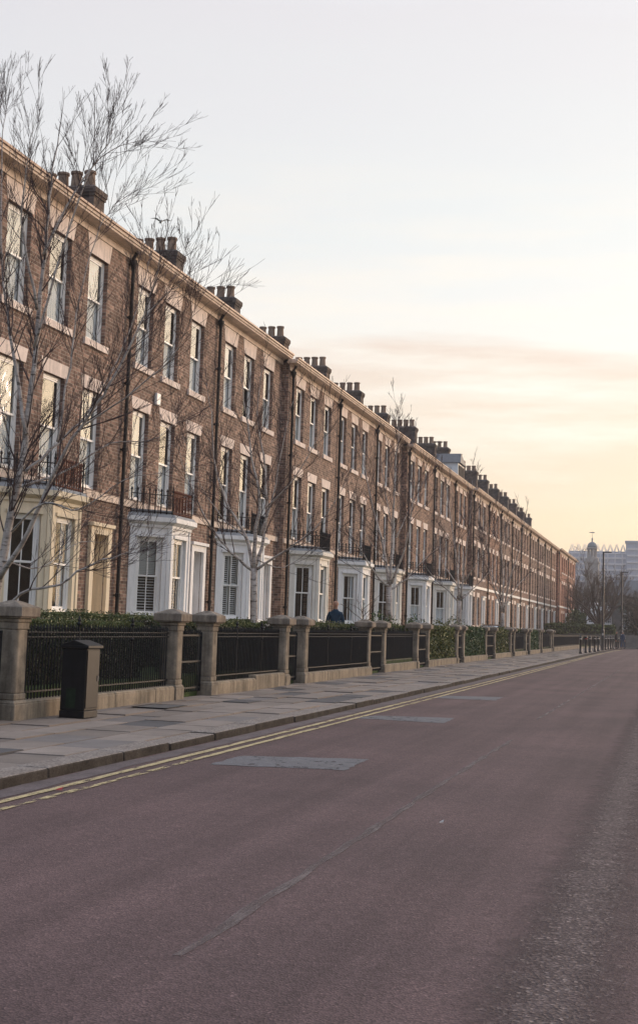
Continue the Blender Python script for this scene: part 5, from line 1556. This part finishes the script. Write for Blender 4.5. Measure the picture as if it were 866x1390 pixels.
# ------------------------------------------------------------------ parked car in a front garden
def car(loc, rz, label):
    o = empty('parked_car', loc, rz); tag(o, label, 'car')
    Lc, Wc = 2.1, 0.86
    m = MB()
    prof = [(-Lc, 0.28), (-Lc - 0.02, 0.62), (-Lc + 0.1, 0.88), (-1.55, 0.95), (-1.0, 1.36), (-0.5, 1.45), (0.25, 1.44), (0.6, 1.34), (1.15, 0.95), (1.85, 0.83), (2.08, 0.66), (2.1, 0.3)]
    def half(z): return Wc if z < 0.9 else Wc - 0.22 * (z - 0.9) / 0.55
    Lf = [m.pt((-half(z), y, z)) for y, z in prof]; Rt = [m.pt((half(z), y, z)) for y, z in prof]
    n = len(prof)
    for k in range(n): m.f.append((Lf[k], Rt[k], Rt[(k + 1) % n], Lf[(k + 1) % n]))
    m.f.append(tuple(reversed(Lf))); m.f.append(tuple(Rt))
    bevel(m.build('body', 'car_black', o), 0.05, 3)
    for nm, a, b in (('windscreen', (0.64, 1.325), (1.12, 0.985)), ('rear_window', (-1.06, 1.325), (-1.5, 0.99))):
        m = MB(); d = 0.02 if a[0] > 0 else -0.02
        m.poly([(-half(a[1]) + 0.1, a[0] + d, a[1] + 0.012), (half(a[1]) - 0.1, a[0] + d, a[1] + 0.012), (half(b[1]) - 0.08, b[0] + d, b[1] + 0.012), (-half(b[1]) + 0.08, b[0] + d, b[1] + 0.012)])
        m.build(nm, 'window_glass', o)
    for sx in (-1, 1):
        for a, b, c, d in ((-0.95, -0.1, -1.3, -0.1), (-0.02, 0.52, -0.02, 0.98)):
            m = MB(); m.poly([(sx * (half(1.33) + 0.012), a, 1.33), (sx * (half(1.33) + 0.012), b, 1.33), (sx * (half(1.0) + 0.012), d, 1.0), (sx * (half(1.0) + 0.012), c, 1.0)]); m.build('side_window', 'dark_room', o)
        m = MB(); m.box(sx * 0.5 - 0.2, sx * 0.5 + 0.2, 2.02, 2.11, 0.6, 0.74); m.build('headlight', 'band_white', o)
        m = MB(); m.box(sx * 0.62 - 0.16, sx * 0.62 + 0.16, -2.135, -2.08, 0.62, 0.8); m.build('tail_light', 'scrap_red', o)
        m = MB(); m.box(sx * 0.94 - 0.1, sx * 0.94 + 0.1, 0.75, 0.87, 0.95, 1.08); bevel(m.build('mirror', 'car_black', o), 0.02)
        for y in (-1.3, 1.3):
            m = MB(lambda p: (p[2], p[0], p[1])); m.lathe(0, 0, [(0.20, -0.1), (0.31, -0.09), (0.32, 0.0), (0.31, 0.09), (0.20, 0.1)], 18)
            w_ = m.build('wheel', 'tyre', o, (sx * 0.8, y, 0.32))
            m = MB(lambda p: (p[2], p[0], p[1])); m.lathe(0, 0, [(0.19, -0.105), (0.17, 0.0), (0.19, 0.105)], 14); m.build('rim', 'steel_white', w_)
    return o
pc = on_x(668, 850, -12.2); car((pc.x, pc.y, 0.38), 0.0, 'black car parked in a front garden beside the fifth birch')

# ------------------------------------------------------------------ beyond the street end
o = empty('stone_wall', (-11.5, 150.0, 0)); tag(o, 'grey stone boundary wall closing the street', 'wall')
m = MB(); m.box(0.0, 60, 0, 0.5, -0.2, 1.22); m.build('wall', 'stone_grey', o)
m = MB(); m.box(-0.05, 60, -0.06, 0.56, 1.222, 1.36); m.build('coping', 'stone_grey', o)
def block(name, label, cat, x0, x1, y, dep, h, wall, roofm, wins, pitch=2.2):
    o = empty(name, (x0, y, 0)); tag(o, label, cat)
    ln = x1 - x0; m = MB(); m.T = None
    T = lambda p: (p[0], -p[1], p[2])
    m.T = T
    holed_wall(m, 0, ln, 0, h, [(a - w_ / 2, a + w_ / 2, z, z + hh) for a, z, w_, hh in wins], 0.2)
    m.T = None
    m.quad((0, 0, 0), (0, dep, 0), (0, dep, h), (0, 0, h)); m.quad((ln, 0, 0), (ln, 0, h), (ln, dep, h), (ln, dep, 0)); m.quad((0, dep, 0), (ln, dep, 0), (ln, dep, h), (0, dep, h))
    m.build('wall', wall, o)
    m = MB(); m.prism([(-0.3, -0.3), (ln + 0.3, -0.3), (ln + 0.3, dep + 0.3), (-0.3, dep + 0.3)], h + 0.001, h + pitch, [(1.5, dep / 2 - 0.1), (ln - 1.5, dep / 2 - 0.1), (ln - 1.5, dep / 2 + 0.1), (1.5, dep / 2 + 0.1)])
    m.build('roof', roofm, o)
    for a, z, w_, hh in wins:
        m = MB(T); d = -0.12
        for q in (-w_ / 2, w_ / 2 - 0.1): m.box(a + q, a + q + 0.1, d - 0.06, d, z, z + hh)
        m.box(a - w_ / 2 + 0.1, a + w_ / 2 - 0.1, d - 0.06, d, z, z + 0.1); m.box(a - w_ / 2 + 0.1, a + w_ / 2 - 0.1, d - 0.06, d, z + hh - 0.1, z + hh)
        for i in (1, 2): m.box(a - w_ / 2 + w_ * i / 3 - 0.02, a - w_ / 2 + w_ * i / 3 + 0.02, d - 0.05, d - 0.01, z + 0.1, z + hh - 0.1)
        for i in (1, 2, 3): m.box(a - w_ / 2 + 0.1, a + w_ / 2 - 0.1, d - 0.049, d - 0.011, z + hh * i / 4 - 0.02, z + hh * i / 4 + 0.02)
        m.box(a - w_ / 2 - 0.1, a + w_ / 2 + 0.1, -0.1, 0.08, z - 0.12, z - 0.002)
        f = m.build('window', 'white_paint', o)
        m = MB(T); m.quad((a - w_ / 2 + 0.05, -0.155, z + 0.05), (a + w_ / 2 - 0.05, -0.155, z + 0.05), (a + w_ / 2 - 0.05, -0.155, z + hh - 0.05), (a - w_ / 2 + 0.05, -0.155, z + hh - 0.05)); m.build('pane', 'window_glass', f)
        m = MB(T); m.quad((a - w_ / 2, -0.7, z), (a + w_ / 2, -0.7, z), (a + w_ / 2, -0.7, z + hh), (a - w_ / 2, -0.7, z + hh)); m.build('blind', 'dark_room', f)  # dark sheet behind the pane, standing in for the unlit room
    return o
x0 = on_y(816, 850, 175).x
wins = []
for px_, py0, py1 in ((848.5, 854, 840), (849.5, 833, 821.5), (825, 847, 837), (825.5, 828, 818)):
    a, b = on_y(px_, py0, 175), on_y(px_, py1, 175); wins.append((a.x - x0, a.z, 0.80, b.z - a.z))
for k in range(1, 5):
    wins += [(wins[0][0] + 3.0 * k, wins[0][1], 0.8, wins[0][3]), (wins[1][0] + 3.0 * k, wins[1][1], 0.8, wins[1][3])]
block('stone_building', 'grey stone building with white paned sash windows behind the boundary wall', 'building', x0, x0 + 22, 175, 9, 6.3, 'stone_grey', 'slate', wins)
x0 = on_y(774, 850, 232).x; x1 = on_y(820, 850, 232).x
block('white_building', 'low white building with dark glazing beyond the bare trees', 'building', x0, x1 + 3, 232, 12, 6.3, 'stucco_white', 'steel_white', [(0.9 + 1.25 * k, 3.2, 0.95, 1.5) for k in range(5)], 0.5)
for px_, py, lb in ((795, 833.5, 'warm glowing lamp under the trees at the street end'), (777.5, 844, 'small glowing lamp at the terrace corner')):
    p = on_y(px_, py, 214 if px_ > 790 else 206.8)
    o = empty('lit_lantern', (p.x, p.y, 0)); tag(o, lb, 'lamp', 'glowing lamps at the street end')
    m = MB(); m.tube([(0, 0, 0), (0, 0, p.z - 0.2)], 0.05, 6); m.box(-0.3, 0.3, -0.3, 0.3, p.z + 0.22, p.z + 0.30); m.build('post', 'lamp_grey', o)
    m = MB(); m.lathe(0, 0, [(0.08, p.z - 0.2), (0.22, p.z - 0.05), (0.22, p.z + 0.12), (0.1, p.z + 0.219)], 10); m.build('globe', 'lit_lamp', o)
# cupola tower
t0 = on_y(803, 764, 350); zc = t0.z
o = empty('cupola_tower', (t0.x, 350, 0)); tag(o, 'stone tower with a columned cupola, lead dome and weathervane', 'tower')
def zy(y): return on_y(803, y, 350).z
m = MB(); m.box(-1.75, 1.75, -1.75, 1.75, 0, zy(765)); m.box(-1.95, 1.95, -1.95, 1.95, zy(765), zy(762.5)); m.box(-1.6, 1.6, -1.6, 1.6, zy(762.5), zy(758)); m.build('shaft', 'tower_stone', o)
m = MB(); m.lathe(0, 0, [(1.35, zy(758)), (1.35, zy(756)), (1.2, zy(756))], 16); m.lathe(0, 0, [(1.25, zy(745.5)), (1.36, zy(745)), (1.36, zy(743.5)), (1.2, zy(743))], 16); m.lathe(0, 0, [(0.42, zy(756)), (0.42, zy(745.5))], 10); m.build('drum', 'tower_stone', o)
for k in range(8):
    a = k * math.pi / 4 + 0.2; m = MB(); m.lathe(1.1 * math.cos(a), 1.1 * math.sin(a), [(0.17, zy(756)), (0.14, zy(754)), (0.13, zy(747)), (0.18, zy(745.6))], 8); m.build('column', 'tower_stone', o)
m = MB(); za, zb = zy(743), zy(735.5); m.lathe(0, 0, [(1.28 * math.cos(q * math.pi / 16) if q < 8 else 0.12, za + (zb - za) * math.sin(q * math.pi / 16)) for q in range(9)], 18); m.build('dome', 'dome_lead', o, smooth=True)
m = MB(); m.lathe(0, 0, [(0.2, zb - 0.1), (0.16, zb + 0.5), (0.24, zb + 0.7), (0.1, zb + 1.0), (0.03, zy(729))], 8); m.tube([(0, 0, zy(730)), (0, 0, zy(721.5))], 0.035, 4); m.build('finial', 'dome_lead', o)
m = MB(); m.box(-0.5, 0.55, -0.02, 0.02, zy(723.6), zy(722.2)); m.tube([(-0.9, 0, zy(722.9)), (-0.5, 0, zy(722.9))], 0.05, 4); m.build('weathervane', 'dome_lead', o)
# stadium
o = empty('stadium', (0, 600, 0)); tag(o, 'huge pale stadium stand with a white roof truss far beyond the trees', 'stadium')
def SZ(y, x=820): return on_y(x, y, 600).z
XL = on_y(771, 760, 600).x; XB = on_y(849, 760, 600).x
m = MB(); m.box(XL, XB + 0.02, 0, 60, 0, SZ(752)); m.build('stand', 'steel_cladding', o)
m = MB()
for k in range(9):
    z = SZ(752) - 2.2 - k * 2.6; m.box(XL - 0.1, XB - 0.1, -0.5, -0.01, z, z + 0.8)
for k in range(8):
    x = XL + (XB - XL) * (k + 0.5) / 8; m.box(x - 0.2, x + 0.2, -0.9, -0.51, 0, SZ(752))
m.build('louvres', 'steel_white', o)
m = MB(); zt, zb = SZ(739), SZ(752); n = 9
m.tube([(XL, 0, zb + 0.2), (XB, 0, zb + 0.2)], 0.3, 5)
for k in range(n):
    xa, xb = XL + (XB - XL) * k / n, XL + (XB - XL) * (k + 1) / n; xm = (xa + xb) / 2
    m.tube([(xa, 0, zb), (xm, 0, zt), (xb, 0, zb)], 0.22, 4)
    m.tube([(xa, 8, zb + 0.4), (xm, 8, zt + 0.6), (xb, 8, zb + 0.4)], 0.18, 4)
m.build('roof_truss', 'steel_white', o)
m = MB(); m.box(XL + 0.05, XB - 0.05, 0.3, 50, zb + 0.3, zb + 1.2); m.build('roof', 'steel_cladding', o)
m = MB(); m.box(XB + 0.1, XB + 90, -4, 56, 0, SZ(738, 860)); m.box(XB - 0.3, XB + 90.4, -4.6, 56.5, SZ(738, 860), SZ(735, 860)); m.build('corner_stand', 'steel_cladding', o)
m = MB()
for k in range(10):
    z = SZ(738, 860) - 3 - k * 2.9; m.box(XB + 0.6, XB + 89, -4.5, -4.01, z, z + 0.7)
m.build('cladding_band', 'steel_white', o)
# the air itself: one even box of thin haze round everything, below the sky
m = MB(); m.box(-300, 300, -40, 690, -1.2, 46.0); hz_o = m.build('haze', None); tag(hz_o, kind='stuff')
hm, hnt, hout = new_mat('haze')
pv = hnt.nodes.new('ShaderNodeVolumePrincipled')
pv.inputs['Color'].default_value = (0.90, 0.89, 0.92, 1); pv.inputs['Density'].default_value = 0.0004; pv.inputs['Anisotropy'].default_value = 0.2
L(hnt, pv.outputs[0], hout.inputs['Volume']); hz_o.data.materials.append(hm)
# gull gliding over the roofs
g = on_y(218.5, 301, 62)
o = empty('gull', g, R(35)); tag(o, 'white gull gliding above the roofline among the birch twigs', 'bird')
m = MB()
m.tube([(0, -0.24, 0.02), (0, -0.19, 0.03), (0, -0.10, 0.0), (0, 0.05, -0.01), (0, 0.18, 0.0), (0, 0.26, 0.01)], [0.012, 0.035, 0.06, 0.062, 0.035, 0.012], 8)
m.poly([(-0.05, 0.33, 0.01), (0.05, 0.33, 0.01), (0.02, 0.2, 0.012), (-0.02, 0.2, 0.012)])
for sx in (-1, 1):
    P = [(0.03, -0.10, 0.03), (0.28, -0.15, 0.14), (0.58, -0.02, 0.10), (0.30, 0.0, 0.13), (0.04, 0.09, 0.03)]
    m.poly([(sx * x, y, z) for x, y, z in P]); m.poly([(sx * x, y, z - 0.012) for x, y, z in reversed(P)])
m.build('body', 'gull_white', o, smooth=True)
m = MB(); m.tube([(0, -0.25, 0.02), (0, -0.29, 0.01)], [0.012, 0.003], 5); m.build('beak', 'gull_beak', o)
